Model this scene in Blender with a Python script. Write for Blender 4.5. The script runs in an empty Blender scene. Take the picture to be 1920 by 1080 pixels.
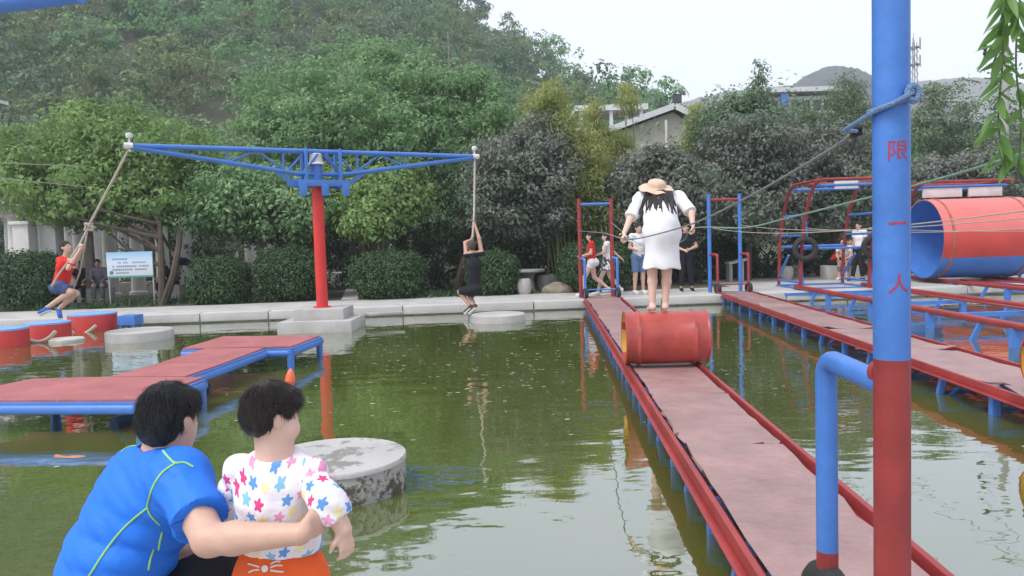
import bpy, bmesh, math, random
import numpy as np
from mathutils import Vector, Matrix
from mathutils.bvhtree import BVHTree

# ------------------------------------------------------------------ camera, sky, sun, exposure
sc = bpy.context.scene
COL = sc.collection
F = 1450.0                      # focal length in photo pixels (1920 wide)
CAM = np.array([0.0, 0.0, 1.35])
PITCH = math.atan(82 / 1450.0)
ROLL = 0.030
_f = np.array([0, math.cos(PITCH), -math.sin(PITCH)])
_u0 = np.array([0, math.sin(PITCH), math.cos(PITCH)])
_r0 = np.array([1.0, 0, 0])
_r = math.cos(ROLL) * _r0 - math.sin(ROLL) * _u0
_u = math.cos(ROLL) * _u0 + math.sin(ROLL) * _r0
cd = bpy.data.cameras.new('camera')
cam = bpy.data.objects.new('camera', cd)
COL.objects.link(cam)
cd.sensor_width = 36.0
cd.lens = 36.0 * F / 1920.0
cd.clip_start = 0.05
cd.clip_end = 5000
M = Matrix(((_r[0], _u[0], -_f[0], CAM[0]), (_r[1], _u[1], -_f[1], CAM[1]), (_r[2], _u[2], -_f[2], CAM[2]), (0, 0, 0, 1)))
cam.matrix_world = M
sc.camera = cam

w = bpy.data.worlds.new('World')
sc.world = w
w.use_nodes = True
nt = w.node_tree
nt.nodes.clear()
out = nt.nodes.new('ShaderNodeOutputWorld')
bg = nt.nodes.new('ShaderNodeBackground')
sky = nt.nodes.new('ShaderNodeTexSky')
sky.sky_type = 'NISHITA'
sky.sun_disc = False
SUN_EL, SUN_AZ = math.radians(56), math.radians(-128)
sky.sun_elevation = SUN_EL
sky.sun_rotation = SUN_AZ
sky.air_density = 1.0
sky.dust_density = 4.0
hs = nt.nodes.new('ShaderNodeHueSaturation')
hs.inputs['Saturation'].default_value = 0.12
mixw = nt.nodes.new('ShaderNodeMix')
mixw.data_type = 'RGBA'
mixw.inputs[0].default_value = 0.82
mixw.inputs[7].default_value = (6.3, 6.75, 8.05, 1)     # even overcast cloud layer
bg.inputs['Strength'].default_value = 0.10
nt.links.new(sky.outputs[0], hs.inputs['Color'])
nt.links.new(hs.outputs[0], mixw.inputs[6])
nt.links.new(mixw.outputs[2], bg.inputs['Color'])
nt.links.new(bg.outputs[0], out.inputs['Surface'])

sd = bpy.data.lights.new('sun', 'SUN')
sd.energy = 1.5
sd.angle = math.radians(25)
sd.color = (1.0, 0.98, 0.95)
so = bpy.data.objects.new('sun', sd)
COL.objects.link(so)
so.rotation_euler = (math.radians(90) - SUN_EL, 0, -SUN_AZ + math.pi)
_sdir = Vector((math.sin(SUN_AZ) * math.cos(SUN_EL), math.cos(SUN_AZ) * math.cos(SUN_EL), math.sin(SUN_EL)))
so.rotation_euler = _sdir.to_track_quat('Z', 'Y').to_euler()

vs = sc.view_settings
vs.view_transform = 'Standard'
vs.look = 'None'
vs.exposure = 0.88
vs.gamma = 1.0
vs.use_curve_mapping = False
sc.render.engine = 'CYCLES'
sc.cycles.use_denoising = True
sc.cycles.max_bounces = 6
sc.cycles.transparent_max_bounces = 8
sc.cycles.volume_bounces = 1
sc.cycles.sample_clamp_indirect = 4.0

# ------------------------------------------------------------------ pixel helpers
def ray(px, py):
    return _f + _r * (px - 960.0) / F + _u * (540.0 - py) / F
def at(px, py, d):
    r_ = ray(px, py)
    return CAM + r_ * (d / r_[1])
def gz(px, py, z):
    r_ = ray(px, py)
    return CAM + r_ * ((z - CAM[2]) / r_[2])
def V(*a):
    return np.array(a, float)

# ------------------------------------------------------------------ materials
MATS = {}
def mat(name, col, rough=0.6, var=0.25, scale=3.0, bump=0.0, bscale=40.0, metal=0.0, spec=0.5, col2=None, thr=None, tint=None, coord='Object', sss=0.0):
    """noise-broken colour: col varied by +-var; col2 shows through in worn patches (thr)."""
    if name in MATS:
        return MATS[name]
    m = bpy.data.materials.new(name)
    m.use_nodes = True
    n, l = m.node_tree.nodes, m.node_tree.links
    b = n['Principled BSDF']
    b.inputs['Roughness'].default_value = rough
    b.inputs['Metallic'].default_value = metal
    b.inputs['Specular IOR Level'].default_value = spec
    tc = n.new('ShaderNodeTexCoord')
    no = n.new('ShaderNodeTexNoise')
    no.inputs['Scale'].default_value = scale
    no.inputs['Detail'].default_value = 8
    no.inputs['Roughness'].default_value = 0.65
    l.new(tc.outputs[coord], no.inputs['Vector'])
    rp = n.new('ShaderNodeValToRGB')
    rp.color_ramp.elements[0].position = 0.3
    rp.color_ramp.elements[1].position = 0.72
    lo = [max(0, c * (1 - var)) for c in col]
    hi = [min(1, c * (1 + var)) for c in col]
    rp.color_ramp.elements[0].color = (*lo, 1)
    rp.color_ramp.elements[1].color = (*hi, 1)
    l.new(no.outputs['Fac'], rp.inputs['Fac'])
    c_out = rp.outputs['Color']
    if col2 is not None:
        n2 = n.new('ShaderNodeTexNoise')
        n2.inputs['Scale'].default_value = scale * 2.7
        n2.inputs['Detail'].default_value = 10
        n2.inputs['Roughness'].default_value = 0.7
        mp = n.new('ShaderNodeMapping')
        mp.inputs['Location'].default_value = (3.1, 7.7, 1.3)
        l.new(tc.outputs[coord], mp.inputs['Vector'])
        l.new(mp.outputs['Vector'], n2.inputs['Vector'])
        r2 = n.new('ShaderNodeValToRGB')
        r2.color_ramp.elements[0].position = thr
        r2.color_ramp.elements[1].position = min(1, thr + 0.06)
        r2.color_ramp.elements[0].color = (0, 0, 0, 1)
        r2.color_ramp.elements[1].color = (1, 1, 1, 1)
        l.new(n2.outputs['Fac'], r2.inputs['Fac'])
        mx = n.new('ShaderNodeMix')
        mx.data_type = 'RGBA'
        l.new(r2.outputs['Color'], mx.inputs[0])
        l.new(c_out, mx.inputs[6])
        mx.inputs[7].default_value = (*col2, 1)
        c_out = mx.outputs[2]
    l.new(c_out, b.inputs['Base Color'])
    rr = n.new('ShaderNodeMapRange')
    rr.inputs['To Min'].default_value = max(0.02, rough - 0.1)
    rr.inputs['To Max'].default_value = min(1, rough + 0.12)
    l.new(no.outputs['Fac'], rr.inputs['Value'])
    l.new(rr.outputs['Result'], b.inputs['Roughness'])
    if bump > 0:
        n3 = n.new('ShaderNodeTexNoise')
        n3.inputs['Scale'].default_value = bscale
        n3.inputs['Detail'].default_value = 6
        l.new(tc.outputs[coord], n3.inputs['Vector'])
        bp = n.new('ShaderNodeBump')
        bp.inputs['Strength'].default_value = bump
        bp.inputs['Distance'].default_value = 0.02
        l.new(n3.outputs['Fac'], bp.inputs['Height'])
        l.new(bp.outputs['Normal'], b.inputs['Normal'])
    if sss > 0:
        b.inputs['Subsurface Weight'].default_value = sss
        b.inputs['Subsurface Radius'].default_value = (0.01, 0.004, 0.002)
    MATS[name] = m
    return m

def leafmat(name, c1, c2, c3=None, trans=0.35, rough=0.55):
    if name in MATS:
        return MATS[name]
    m = bpy.data.materials.new(name)
    m.use_nodes = True
    n, l = m.node_tree.nodes, m.node_tree.links
    b = n['Principled BSDF']
    g = n.new('ShaderNodeNewGeometry')
    rp = n.new('ShaderNodeValToRGB')
    e = rp.color_ramp.elements
    e[0].position, e[1].position = 0.0, 1.0
    e[0].color, e[1].color = (*c1, 1), (*c2, 1)
    if c3:
        x = e.new(0.9)
        x.color = (*c2, 1)
        e[2].color = (*c3, 1)
    tc = n.new('ShaderNodeTexCoord')
    no = n.new('ShaderNodeTexNoise')
    no.inputs['Scale'].default_value = 0.55
    no.inputs['Detail'].default_value = 3
    l.new(tc.outputs['Object'], no.inputs['Vector'])
    ad = n.new('ShaderNodeMath')
    ad.operation = 'MULTIPLY_ADD'
    ad.inputs[1].default_value = 0.5
    l.new(g.outputs['Random Per Island'], ad.inputs[0])
    mu = n.new('ShaderNodeMath')
    mu.operation = 'MULTIPLY_ADD'
    mu.inputs[1].default_value = 1.3
    mu.inputs[2].default_value = -0.4
    l.new(no.outputs['Fac'], mu.inputs[0])
    l.new(mu.outputs[0], ad.inputs[2])
    l.new(ad.outputs[0], rp.inputs['Fac'])
    l.new(rp.outputs['Color'], b.inputs['Base Color'])
    b.inputs['Roughness'].default_value = rough
    b.inputs['Specular IOR Level'].default_value = 0.35
    tr = n.new('ShaderNodeBsdfTranslucent')
    l.new(rp.outputs['Color'], tr.inputs['Color'])
    mx = n.new('ShaderNodeMixShader')
    mx.inputs[0].default_value = trans
    l.new(b.outputs[0], mx.inputs[1])
    l.new(tr.outputs[0], mx.inputs[2])
    l.new(mx.outputs[0], n['Material Output'].inputs['Surface'])
    MATS[name] = m
    return m

BLUE = mat('blue_paint', (0.055, 0.175, 0.50), 0.42, 0.12, 2.5, 0.08, 60, col2=(0.15, 0.20, 0.30), thr=0.67)
RED = mat('red_paint', (0.27, 0.030, 0.028), 0.42, 0.25, 2.5, 0.08, 60, col2=(0.17, 0.05, 0.035), thr=0.68)
BLUEP = mat('pole_blue_paint', (0.055, 0.175, 0.50), 0.4, 0.16, 5.5, 0.12, 35, col2=(0.10, 0.12, 0.16), thr=0.665)
REDP = mat('pole_red_paint', (0.27, 0.030, 0.028), 0.42, 0.25, 5.5, 0.12, 35, col2=(0.11, 0.04, 0.03), thr=0.64)
REDBRIGHT = mat('bright_red_paint', (0.60, 0.03, 0.024), 0.45, 0.10, 2.0, 0.06, 50)
DECK = mat('red_brown_deck_board', (0.31, 0.185, 0.168), 0.40, 0.28, 2.2, 0.3, 25, col2=(0.27, 0.19, 0.17), thr=0.575)
DECK2 = mat('worn_red_deck_board', (0.40, 0.125, 0.125), 0.42, 0.18, 2.6, 0.12, 25, col2=(0.44, 0.24, 0.22), thr=0.62)
CONC = mat('concrete', (0.40, 0.38, 0.355), 0.85, 0.22, 1.4, 0.35, 30, col2=(0.25, 0.235, 0.21), thr=0.64)
CONCW = mat('weathered_concrete', (0.36, 0.34, 0.315), 0.8, 0.3, 2.2, 0.5, 22, col2=(0.10, 0.09, 0.075), thr=0.58)
PALESTONE = mat('pale_stone', (0.45, 0.43, 0.39), 0.8, 0.2, 3.0, 0.4, 25)
PLASTER = mat('white_plaster', (0.58, 0.56, 0.52), 0.85, 0.15, 1.5, 0.2, 20, col2=(0.36, 0.33, 0.29), thr=0.66)
ROPE = mat('pale_rope', (0.50, 0.45, 0.36), 0.9, 0.2, 30, 0.8, 160)
ROPEGREEN = mat('green_rope', (0.20, 0.32, 0.24), 0.8, 0.2, 20, 0.8, 160)
ROPEGREY = mat('grey_rope', (0.22, 0.23, 0.22), 0.85, 0.2, 20, 0.8, 160)
RUBBER = mat('black_rubber', (0.022, 0.021, 0.02), 0.75, 0.3, 8, 0.4, 60)
BARK = mat('dark_bark', (0.075, 0.058, 0.042), 0.9, 0.35, 6, 0.8, 30)
BARKPALE = mat('pale_bark', (0.24, 0.20, 0.155), 0.9, 0.3, 5, 0.6, 25)
METALGREY = mat('grey_metal', (0.45, 0.46, 0.47), 0.45, 0.1, 4, 0.0, metal=0.3)

# ------------------------------------------------------------------ mesh building
def smooth(me, angle=40):
    me.polygons.foreach_set('use_smooth', [True] * len(me.polygons))
    try:
        me.set_sharp_from_angle(angle=math.radians(angle))
    except Exception:
        pass
WLOC = {}
def link(o, parent=None, loc=None):
    COL.objects.link(o)
    if parent is not None:
        o.parent = parent
        WLOC[o.name] = WLOC[parent.name]
    else:
        loc = V(0, 0, 0) if loc is None else np.array(loc, float)
        o.location = loc
        WLOC[o.name] = loc
    return o
def tag(o, label=None, cat=None, group=None, kind=None):
    if label: o['label'] = label
    if cat: o['category'] = cat
    if group: o['group'] = group
    if kind: o['kind'] = kind
    return o
def thing(name, loc, label, cat, group=None):
    o = bpy.data.objects.new(name, None)
    o.empty_display_size = 0.1
    link(o, None, loc)
    return tag(o, label, cat, group)
def raw(name, verts, faces, m, parent=None, loc=None, sm=True, angle=40, bevel=0.0, uvs=None):
    me = bpy.data.meshes.new(name)
    base = WLOC[parent.name] if parent is not None else (V(0, 0, 0) if loc is None else np.array(loc, float))
    v = np.asarray(verts, float) - base
    if isinstance(faces, np.ndarray):
        nf, k = faces.shape
        me.vertices.add(len(v)); me.vertices.foreach_set('co', v.astype(np.float32).ravel())
        me.loops.add(nf * k); me.loops.foreach_set('vertex_index', faces.astype(np.int32).ravel())
        me.polygons.add(nf); me.polygons.foreach_set('loop_start', np.arange(0, nf * k, k, dtype=np.int32))
        me.update(calc_edges=True)
    else:
        me.from_pydata([tuple(x) for x in v], [], faces)
    if bevel > 0:
        bm = bmesh.new(); bm.from_mesh(me)
        es = [e for e in bm.edges if len(e.link_faces) == 2 and e.calc_face_angle(0) > 0.6]
        bmesh.ops.bevel(bm, geom=es, offset=bevel, segments=2, affect='EDGES', profile=0.6)
        bm.to_mesh(me); bm.free()
    if uvs is not None:
        uv = me.uv_layers.new(name='UVMap')
        idx = np.empty(len(me.loops), np.int32); me.loops.foreach_get('vertex_index', idx)
        uv.data.foreach_set('uv', np.asarray(uvs, np.float32)[idx].ravel())
    if sm:
        smooth(me, angle)
    me.materials.append(m)
    o = bpy.data.objects.new(name, me)
    return link(o, parent, base if parent is None else None)

def frame_of(d):
    d = np.asarray(d, float); d = d / (np.linalg.norm(d) + 1e-12)
    a = V(0, 0, 1) if abs(d[2]) < 0.9 else V(1, 0, 0)
    x = np.cross(a, d); x /= np.linalg.norm(x)
    y = np.cross(d, x)
    return x, y, d
class MB:
    def __init__(s):
        s.v = []; s.f = []
    def add(s, vs_, fs):
        k = len(s.v)
        s.v += [tuple(x) for x in vs_]
        s.f += [tuple(i + k for i in f) for f in fs]
        return s
    def box(s, c, size, X=(1, 0, 0), Z=(0, 0, 1)):
        c = np.array(c, float); X = np.array(X, float); X /= np.linalg.norm(X)
        Z = np.array(Z, float); Z -= X * Z.dot(X); Z /= np.linalg.norm(Z); Y = np.cross(Z, X)
        h = np.array(size, float) / 2
        vv = [c + X * sx * h[0] + Y * sy * h[1] + Z * sz * h[2] for sx in (-1, 1) for sy in (-1, 1) for sz in (-1, 1)]
        return s.add(vv, [(0, 1, 3, 2), (4, 6, 7, 5), (0, 4, 5, 1), (2, 3, 7, 6), (0, 2, 6, 4), (1, 5, 7, 3)])
    def beam(s, a, b, w_, h_, Z=(0, 0, 1)):
        a = np.array(a, float); b = np.array(b, float)
        return s.box((a + b) / 2, (np.linalg.norm(b - a), w_, h_), b - a, Z)
    def cyl(s, a, b, r1, r2=None, n=16, caps=True):
        r2 = r1 if r2 is None else r2
        a = np.array(a, float); b = np.array(b, float)
        x, y, _ = frame_of(b - a)
        vv = []
        for p, r_ in ((a, r1), (b, r2)):
            for i in range(n):
                t = 2 * math.pi * i / n
                vv.append(p + (x * math.cos(t) + y * math.sin(t)) * r_)
        fs = [(i, (i + 1) % n, n + (i + 1) % n, n + i) for i in range(n)]
        if caps:
            fs += [tuple(range(n - 1, -1, -1)), tuple(range(n, 2 * n))]
        return s.add(vv, fs)
    def tube(s, pts, r_, n=10, caps=True):
        pts = [np.array(p, float) for p in pts]
        rs = r_ if isinstance(r_, (list, tuple, np.ndarray)) else [r_] * len(pts)
        vv = []; px = None
        for i, p in enumerate(pts):
            d = (pts[min(i + 1, len(pts) - 1)] - pts[max(i - 1, 0)])
            d = d / (np.linalg.norm(d) + 1e-12)
            if px is None:
                px, _, _ = frame_of(d)
            x = px - d * px.dot(d); x /= np.linalg.norm(x) + 1e-12; px = x
            y = np.cross(d, x)
            for k in range(n):
                t = 2 * math.pi * k / n
                vv.append(p + (x * math.cos(t) + y * math.sin(t)) * rs[i])
        fs = []
        for i in range(len(pts) - 1):
            for k in range(n):
                fs.append((i * n + k, i * n + (k + 1) % n, (i + 1) * n + (k + 1) % n, (i + 1) * n + k))
        if caps:
            fs += [tuple(range(n - 1, -1, -1)), tuple(range((len(pts) - 1) * n, len(pts) * n))]
        return s.add(vv, fs)
    def lathe(s, prof, a, axis=(0, 0, 1), n=32, closed=False):
        """prof: (radius, height) list along axis from a"""
        a = np.array(a, float); x, y, d = frame_of(axis)
        vv = []
        for r_, h_ in prof:
            for i in range(n):
                t = 2 * math.pi * i / n
                vv.append(a + d * h_ + (x * math.cos(t) + y * math.sin(t)) * r_)
        m_ = len(prof); fs = []
        for j in range(m_ - (0 if closed else 1)):
            k = (j + 1) % m_
            for i in range(n):
                fs.append((j * n + i, j * n + (i + 1) % n, k * n + (i + 1) % n, k * n + i))
        if not closed:
            if prof[0][0] > 1e-4: fs.append(tuple(range(n - 1, -1, -1)))
            if prof[-1][0] > 1e-4: fs.append(tuple(range((m_ - 1) * n, m_ * n)))
        return s.add(vv, fs)
    def prism(s, poly, z0, z1):
        n = len(poly)
        vv = [(p[0], p[1], z0) for p in poly] + [(p[0], p[1], z1) for p in poly]
        fs = [tuple(range(n - 1, -1, -1)), tuple(range(n, 2 * n))] + [(i, (i + 1) % n, n + (i + 1) % n, n + i) for i in range(n)]
        return s.add(vv, fs)
    def build(s, name, m, parent=None, loc=None, sm=True, bevel=0.0, angle=40):
        return raw(name, s.v, s.f, m, parent, loc, sm, angle, bevel)
def catenary(a, b, sag, n=24):
    a = np.array(a, float); b = np.array(b, float)
    return [a + (b - a) * t - V(0, 0, 1) * sag * 4 * t * (1 - t) for t in np.linspace(0, 1, n)]
def polytop(pts):
    a = sum((p[0] * q[1] - q[0] * p[1]) for p, q in zip(pts, pts[1:] + pts[:1]))
    return pts if a > 0 else pts[::-1]

# ------------------------------------------------------------------ signed-distance figures
def cone(a, b, r1, r2, n=None, s=1.0, k=None):
    return ('c', np.array(a, float), np.array(b, float), r1, r2, None if n is None else np.array(n, float) / np.linalg.norm(n), s, k)
def sleeve(a, b, r1, r2, n=None, s=1.0, k=None):
    return ('f', np.array(a, float), np.array(b, float), r1, r2, None if n is None else np.array(n, float) / np.linalg.norm(n), s, k)
def ell(c, r_, R=None, k=None):
    return ('e', np.array(c, float), np.array(r_, float), np.eye(3) if R is None else np.array(R, float), k)
def grow(prims, g):
    o = []
    for p in prims:
        if p[0] in 'cf': o.append((p[0], p[1], p[2], p[3] + g, p[4] + g, p[5], p[6], p[7]))
        else: o.append(('e', p[1], p[2] + g, p[3], p[4]))
    return o
def _bb(p):
    if p[0] in 'cf':
        r_ = max(p[3], p[4])
        return np.minimum(p[1], p[2]) - r_, np.maximum(p[1], p[2]) + r_
    r_ = p[2].max()
    return p[1] - r_, p[1] + r_
def _ev(p, X, Y, Z):
    if p[0] in 'cf':
        a, b, r1, r2, n, s = p[1:7]
        ax, ay, az = X - a[0], Y - a[1], Z - a[2]
        ba = b - a
        L2 = ba.dot(ba) + 1e-12
        tu = (ax * ba[0] + ay * ba[1] + az * ba[2]) / L2
        t = np.clip(tu, 0, 1) if p[0] == 'c' else np.clip(tu, 0, 1.5)
        qx, qy, qz = ax - t * ba[0], ay - t * ba[1], az - t * ba[2]
        d2 = qx * qx + qy * qy + qz * qz
        if n is not None:
            q = qx * n[0] + qy * n[1] + qz * n[2]
            d2 = d2 + (s * s - 1) * q * q
        if p[0] == 'f':
            return np.maximum(np.sqrt(d2) - (r1 + (r2 - r1) * t), (tu - 1) * math.sqrt(L2))
        return np.sqrt(d2) - (r1 + (r2 - r1) * t)
    c, r_, R = p[1], p[2], p[3]
    x, y, z = X - c[0], Y - c[1], Z - c[2]
    u = (x * R[0, 0] + y * R[1, 0] + z * R[2, 0]) / r_[0]
    v = (x * R[0, 1] + y * R[1, 1] + z * R[2, 1]) / r_[1]
    w_ = (x * R[0, 2] + y * R[1, 2] + z * R[2, 2]) / r_[2]
    k0 = np.sqrt(u * u + v * v + w_ * w_)
    return (k0 - 1) * (r_.min() * 0.5 + np.mean(r_) * 0.5)
def nets(D, org, h):
    ins = D < 0
    c = np.zeros(tuple(np.array(D.shape) - 1), np.int8)
    offs = [(i, j, k) for i in (0, 1) for j in (0, 1) for k in (0, 1)]
    S = c.shape
    for o in offs:
        c += ins[o[0]:o[0] + S[0], o[1]:o[1] + S[1], o[2]:o[2] + S[2]]
    mask = (c > 0) & (c < 8)
    cells = np.argwhere(mask)
    idx = np.full(S, -1, np.int64)
    idx[mask] = np.arange(len(cells))
    acc = np.zeros((len(cells), 3)); cnt = np.zeros(len(cells))
    for a in offs:
        for ax in range(3):
            if a[ax] == 0:
                b = list(a); b[ax] = 1
                pa = cells + np.array(a); pb = cells + np.array(b)
                da = D[pa[:, 0], pa[:, 1], pa[:, 2]]; db = D[pb[:, 0], pb[:, 1], pb[:, 2]]
                cr = (da < 0) != (db < 0)
                t = np.where(cr, da / np.where(cr, da - db, 1), 0)
                p = np.tile(np.array(a, float), (len(cells), 1)); p[:, ax] = t
                acc += p * cr[:, None]; cnt += cr
    verts = (cells + acc / np.maximum(cnt, 1)[:, None]) * h + org
    faces = []
    for ax in range(3):
        b, cc = (ax + 1) % 3, (ax + 2) % 3
        sl0 = [slice(None)] * 3; sl1 = [slice(None)] * 3
        sl0[ax] = slice(0, -1); sl1[ax] = slice(1, None)
        i0, i1 = ins[tuple(sl0)], ins[tuple(sl1)]
        e = np.argwhere(i0 != i1)
        ok = (e[:, b] >= 1) & (e[:, cc] >= 1) & (e[:, b] < S[b]) & (e[:, cc] < S[cc])
        e = e[ok]
        if len(e) == 0: continue
        fl = i0[e[:, 0], e[:, 1], e[:, 2]]
        def g(db, dc):
            q = e.copy(); q[:, b] += db; q[:, cc] += dc
            return idx[q[:, 0], q[:, 1], q[:, 2]]
        q = np.stack([g(-1, -1), g(0, -1), g(0, 0), g(-1, 0)], 1)
        q[~fl] = q[~fl][:, ::-1]
        faces.append(q)
    return verts, np.concatenate(faces)
def sdf_mesh(prims, h, k=0.02, cuts=(), subs=(), wob=None, relax=1):
    """prims smooth-united; cuts: (point, normal) keeps the side opposite the normal; subs: prims carved away"""
    lo = np.min([_bb(p)[0] for p in prims], 0) - 3 * h - 0.02
    hi = np.max([_bb(p)[1] for p in prims], 0) + 3 * h + 0.02
    n = np.ceil((hi - lo) / h).astype(int) + 1
    ax = [lo[i] + h * np.arange(n[i]) for i in range(3)]
    D = np.full(tuple(n), 0.3, np.float32)
    for p in prims:
        kk = p[-1] if p[-1] is not None else k
        l, u = _bb(p); l = l - kk - 3 * h; u = u + kk + 3 * h
        i0 = np.clip(((l - lo) / h).astype(int), 0, n - 1); i1 = np.clip(((u - lo) / h).astype(int) + 2, 1, n)
        sl = tuple(slice(a, b) for a, b in zip(i0, i1))
        X, Y, Z = np.meshgrid(ax[0][sl[0]], ax[1][sl[1]], ax[2][sl[2]], indexing='ij', sparse=True)
        d = _ev(p, X, Y, Z)
        o = D[sl]
        hh = np.clip(0.5 + 0.5 * (o - d) / kk, 0, 1)
        D[sl] = o + (d - o) * hh - kk * hh * (1 - hh)
    X, Y, Z = np.meshgrid(*ax, indexing='ij', sparse=True)
    if wob is not None:
        D = D + wob(X, Y, Z)
    for p in subs:
        D = np.maximum(D, -_ev(p, X, Y, Z))
    for pt, nn in cuts:
        nn = np.array(nn, float); nn /= np.linalg.norm(nn)
        D = np.maximum(D, (X - pt[0]) * nn[0] + (Y - pt[1]) * nn[1] + (Z - pt[2]) * nn[2])
    D[0], D[-1] = 1, 1; D[:, 0], D[:, -1] = 1, 1; D[:, :, 0], D[:, :, -1] = 1, 1
    v, f = nets(D, lo, h)
    for _ in range(relax):
        s = np.zeros_like(v); c = np.zeros(len(v))
        for i in range(4):
            a, b = f[:, i], f[:, (i + 1) % 4]
            np.add.at(s, a, v[b]); np.add.at(c, a, 1); np.add.at(s, b, v[a]); np.add.at(c, b, 1)
        v = v * 0.5 + 0.5 * s / np.maximum(c, 1)[:, None]
    return v, f
def sdf_obj(name, prims, m, h, parent=None, loc=None, **kw):
    v, f = sdf_mesh(prims, h, **kw)
    return raw(name, v, f, m, parent, loc, True, 75)
# ------------------------------------------------------------------ the setting: water, banks, ground, hills
rng = np.random.default_rng(7)
random.seed(7)
WZ = -0.20          # water level
FARY = 17.2         # front edge of the far bank
def smst(t):
    t = np.clip(t, 0, 1); return t * t * (3 - 2 * t)
def hill(x, y):
    H = np.interp(x, [-260, -160, -100, -40, -14, -2, 10, 25, 36, 60, 100, 160], [95, 92, 80, 61, 49, 40, 31, 23.5, 18, 7, 3, 2])
    bump = 1.2 * np.sin(x * 0.11 + 1.3) * np.cos(y * 0.09) + 0.8 * np.sin(x * 0.23 + y * 0.17)
    s = np.clip((y - 36) / 116.0, 0, 1.25) ** 1.25
    return (H * 0.93 + bump) * s

def terrain():
    xs = np.concatenate([np.linspace(-260, -60, 26), np.linspace(-55, 80, 68), np.linspace(90, 300, 18)])
    ys = np.concatenate([[19.6, 22, 26, 30], np.linspace(34, 170, 60), np.linspace(180, 420, 14)])
    X, Y = np.meshgrid(xs, ys, indexing='ij')
    Z = hill(X, Y)
    v = np.stack([X, Y, Z], -1).reshape(-1, 3)
    nx, ny = X.shape
    f = [(i * ny + j, (i + 1) * ny + j, (i + 1) * ny + j + 1, i * ny + j + 1) for i in range(nx - 1) for j in range(ny - 1)]
    return v, f
SOIL = mat('soil_and_leaf_litter', (0.075, 0.065, 0.042), 0.95, 0.35, 1.2, 0.5, 12, col2=(0.045, 0.07, 0.02), thr=0.5)
HILLG = mat('hill_undergrowth', (0.03, 0.05, 0.02), 0.95, 0.4, 0.4, 0.5, 3)
v, f = terrain()
tag(raw('ground', v, f, SOIL), kind='structure')
tag(MB().box((0, 1700, -1.6), (6000, 5000, 0.5)).build('terrain', HILLG), kind='structure')

# water
def water_mat():
    m = bpy.data.materials.new('murky_green_water'); m.use_nodes = True
    n, l = m.node_tree.nodes, m.node_tree.links
    b = n['Principled BSDF']
    tc = n.new('ShaderNodeTexCoord')
    no = n.new('ShaderNodeTexNoise'); no.inputs['Scale'].default_value = 0.35; no.inputs['Detail'].default_value = 5
    l.new(tc.outputs['Object'], no.inputs['Vector'])
    rp = n.new('ShaderNodeValToRGB')
    rp.color_ramp.elements[0].position = 0.35; rp.color_ramp.elements[1].position = 0.7
    rp.color_ramp.elements[0].color = (0.075, 0.095, 0.017, 1); rp.color_ramp.elements[1].color = (0.105, 0.125, 0.028, 1)
    l.new(no.outputs['Fac'], rp.inputs['Fac']); l.new(rp.outputs['Color'], b.inputs['Base Color'])
    b.inputs['Roughness'].default_value = 0.6
    b.inputs['Specular IOR Level'].default_value = 0.0
    gl = n.new('ShaderNodeBsdfGlossy'); gl.inputs['Roughness'].default_value = 0.02; gl.inputs['Color'].default_value = (.97, .98, 1, 1)
    lw = n.new('ShaderNodeFresnel'); lw.inputs['IOR'].default_value = 1.45
    mrg = n.new('ShaderNodeMapRange'); mrg.inputs['From Min'].default_value = 0.03; mrg.inputs['From Max'].default_value = 0.6
    mrg.inputs['To Min'].default_value = 0.30; mrg.inputs['To Max'].default_value = 0.76
    l.new(lw.outputs[0], mrg.inputs['Value'])
    ms = n.new('ShaderNodeMixShader'); l.new(mrg.outputs[0], ms.inputs[0]); l.new(b.outputs[0], ms.inputs[1]); l.new(gl.outputs[0], ms.inputs[2])
    l.new(ms.outputs[0], n['Material Output'].inputs['Surface'])
    mp = n.new('ShaderNodeMapping'); mp.inputs['Scale'].default_value = (1.0, 1.9, 1.0)
    l.new(tc.outputs['Object'], mp.inputs['Vector'])
    w1 = n.new('ShaderNodeTexNoise'); w1.inputs['Scale'].default_value = 1.6; w1.inputs['Detail'].default_value = 3; w1.inputs['Roughness'].default_value = 0.45
    l.new(mp.outputs['Vector'], w1.inputs['Vector'])
    w2 = n.new('ShaderNodeTexNoise'); w2.inputs['Scale'].default_value = 0.22; w2.inputs['Detail'].default_value = 2
    l.new(tc.outputs['Object'], w2.inputs['Vector'])
    mu = n.new('ShaderNodeMath'); mu.operation = 'MULTIPLY'
    l.new(w1.outputs['Fac'], mu.inputs[0]); l.new(w2.outputs['Fac'], mu.inputs[1])
    bp = n.new('ShaderNodeBump'); bp.inputs['Strength'].default_value = 0.12; bp.inputs['Distance'].default_value = 0.12
    l.new(mu.outputs[0], bp.inputs['Height']); l.new(bp.outputs['Normal'], gl.inputs['Normal'])
    return m
WATER = water_mat()
X0, X1, Y0 = -24.0, 26.0, 2.75
tag(raw('water', [(X0 - .2, Y0 - .2, WZ), (X1 + .2, Y0 - .2, WZ), (X1 + .2, 21.0, WZ), (X0 - .2, 21.0, WZ)], [(0, 1, 2, 3)], WATER), kind='structure')

# banks
BX = V(1, 0.075, 0) / np.linalg.norm(V(1, 0.075, 0)); BY = V(-BX[1], BX[0], 0)
def bank(x, off=0.0, z=0.0):
    return V(0, 17.75, z) + BX * x + BY * off
m_ = MB(); m_.box(bank(0, 0.32 + 1.3, -0.46), (90, 2.6, 0.94), BX)
tag(m_.build('far_bank', CONC, bevel=0.02), kind='structure')
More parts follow.
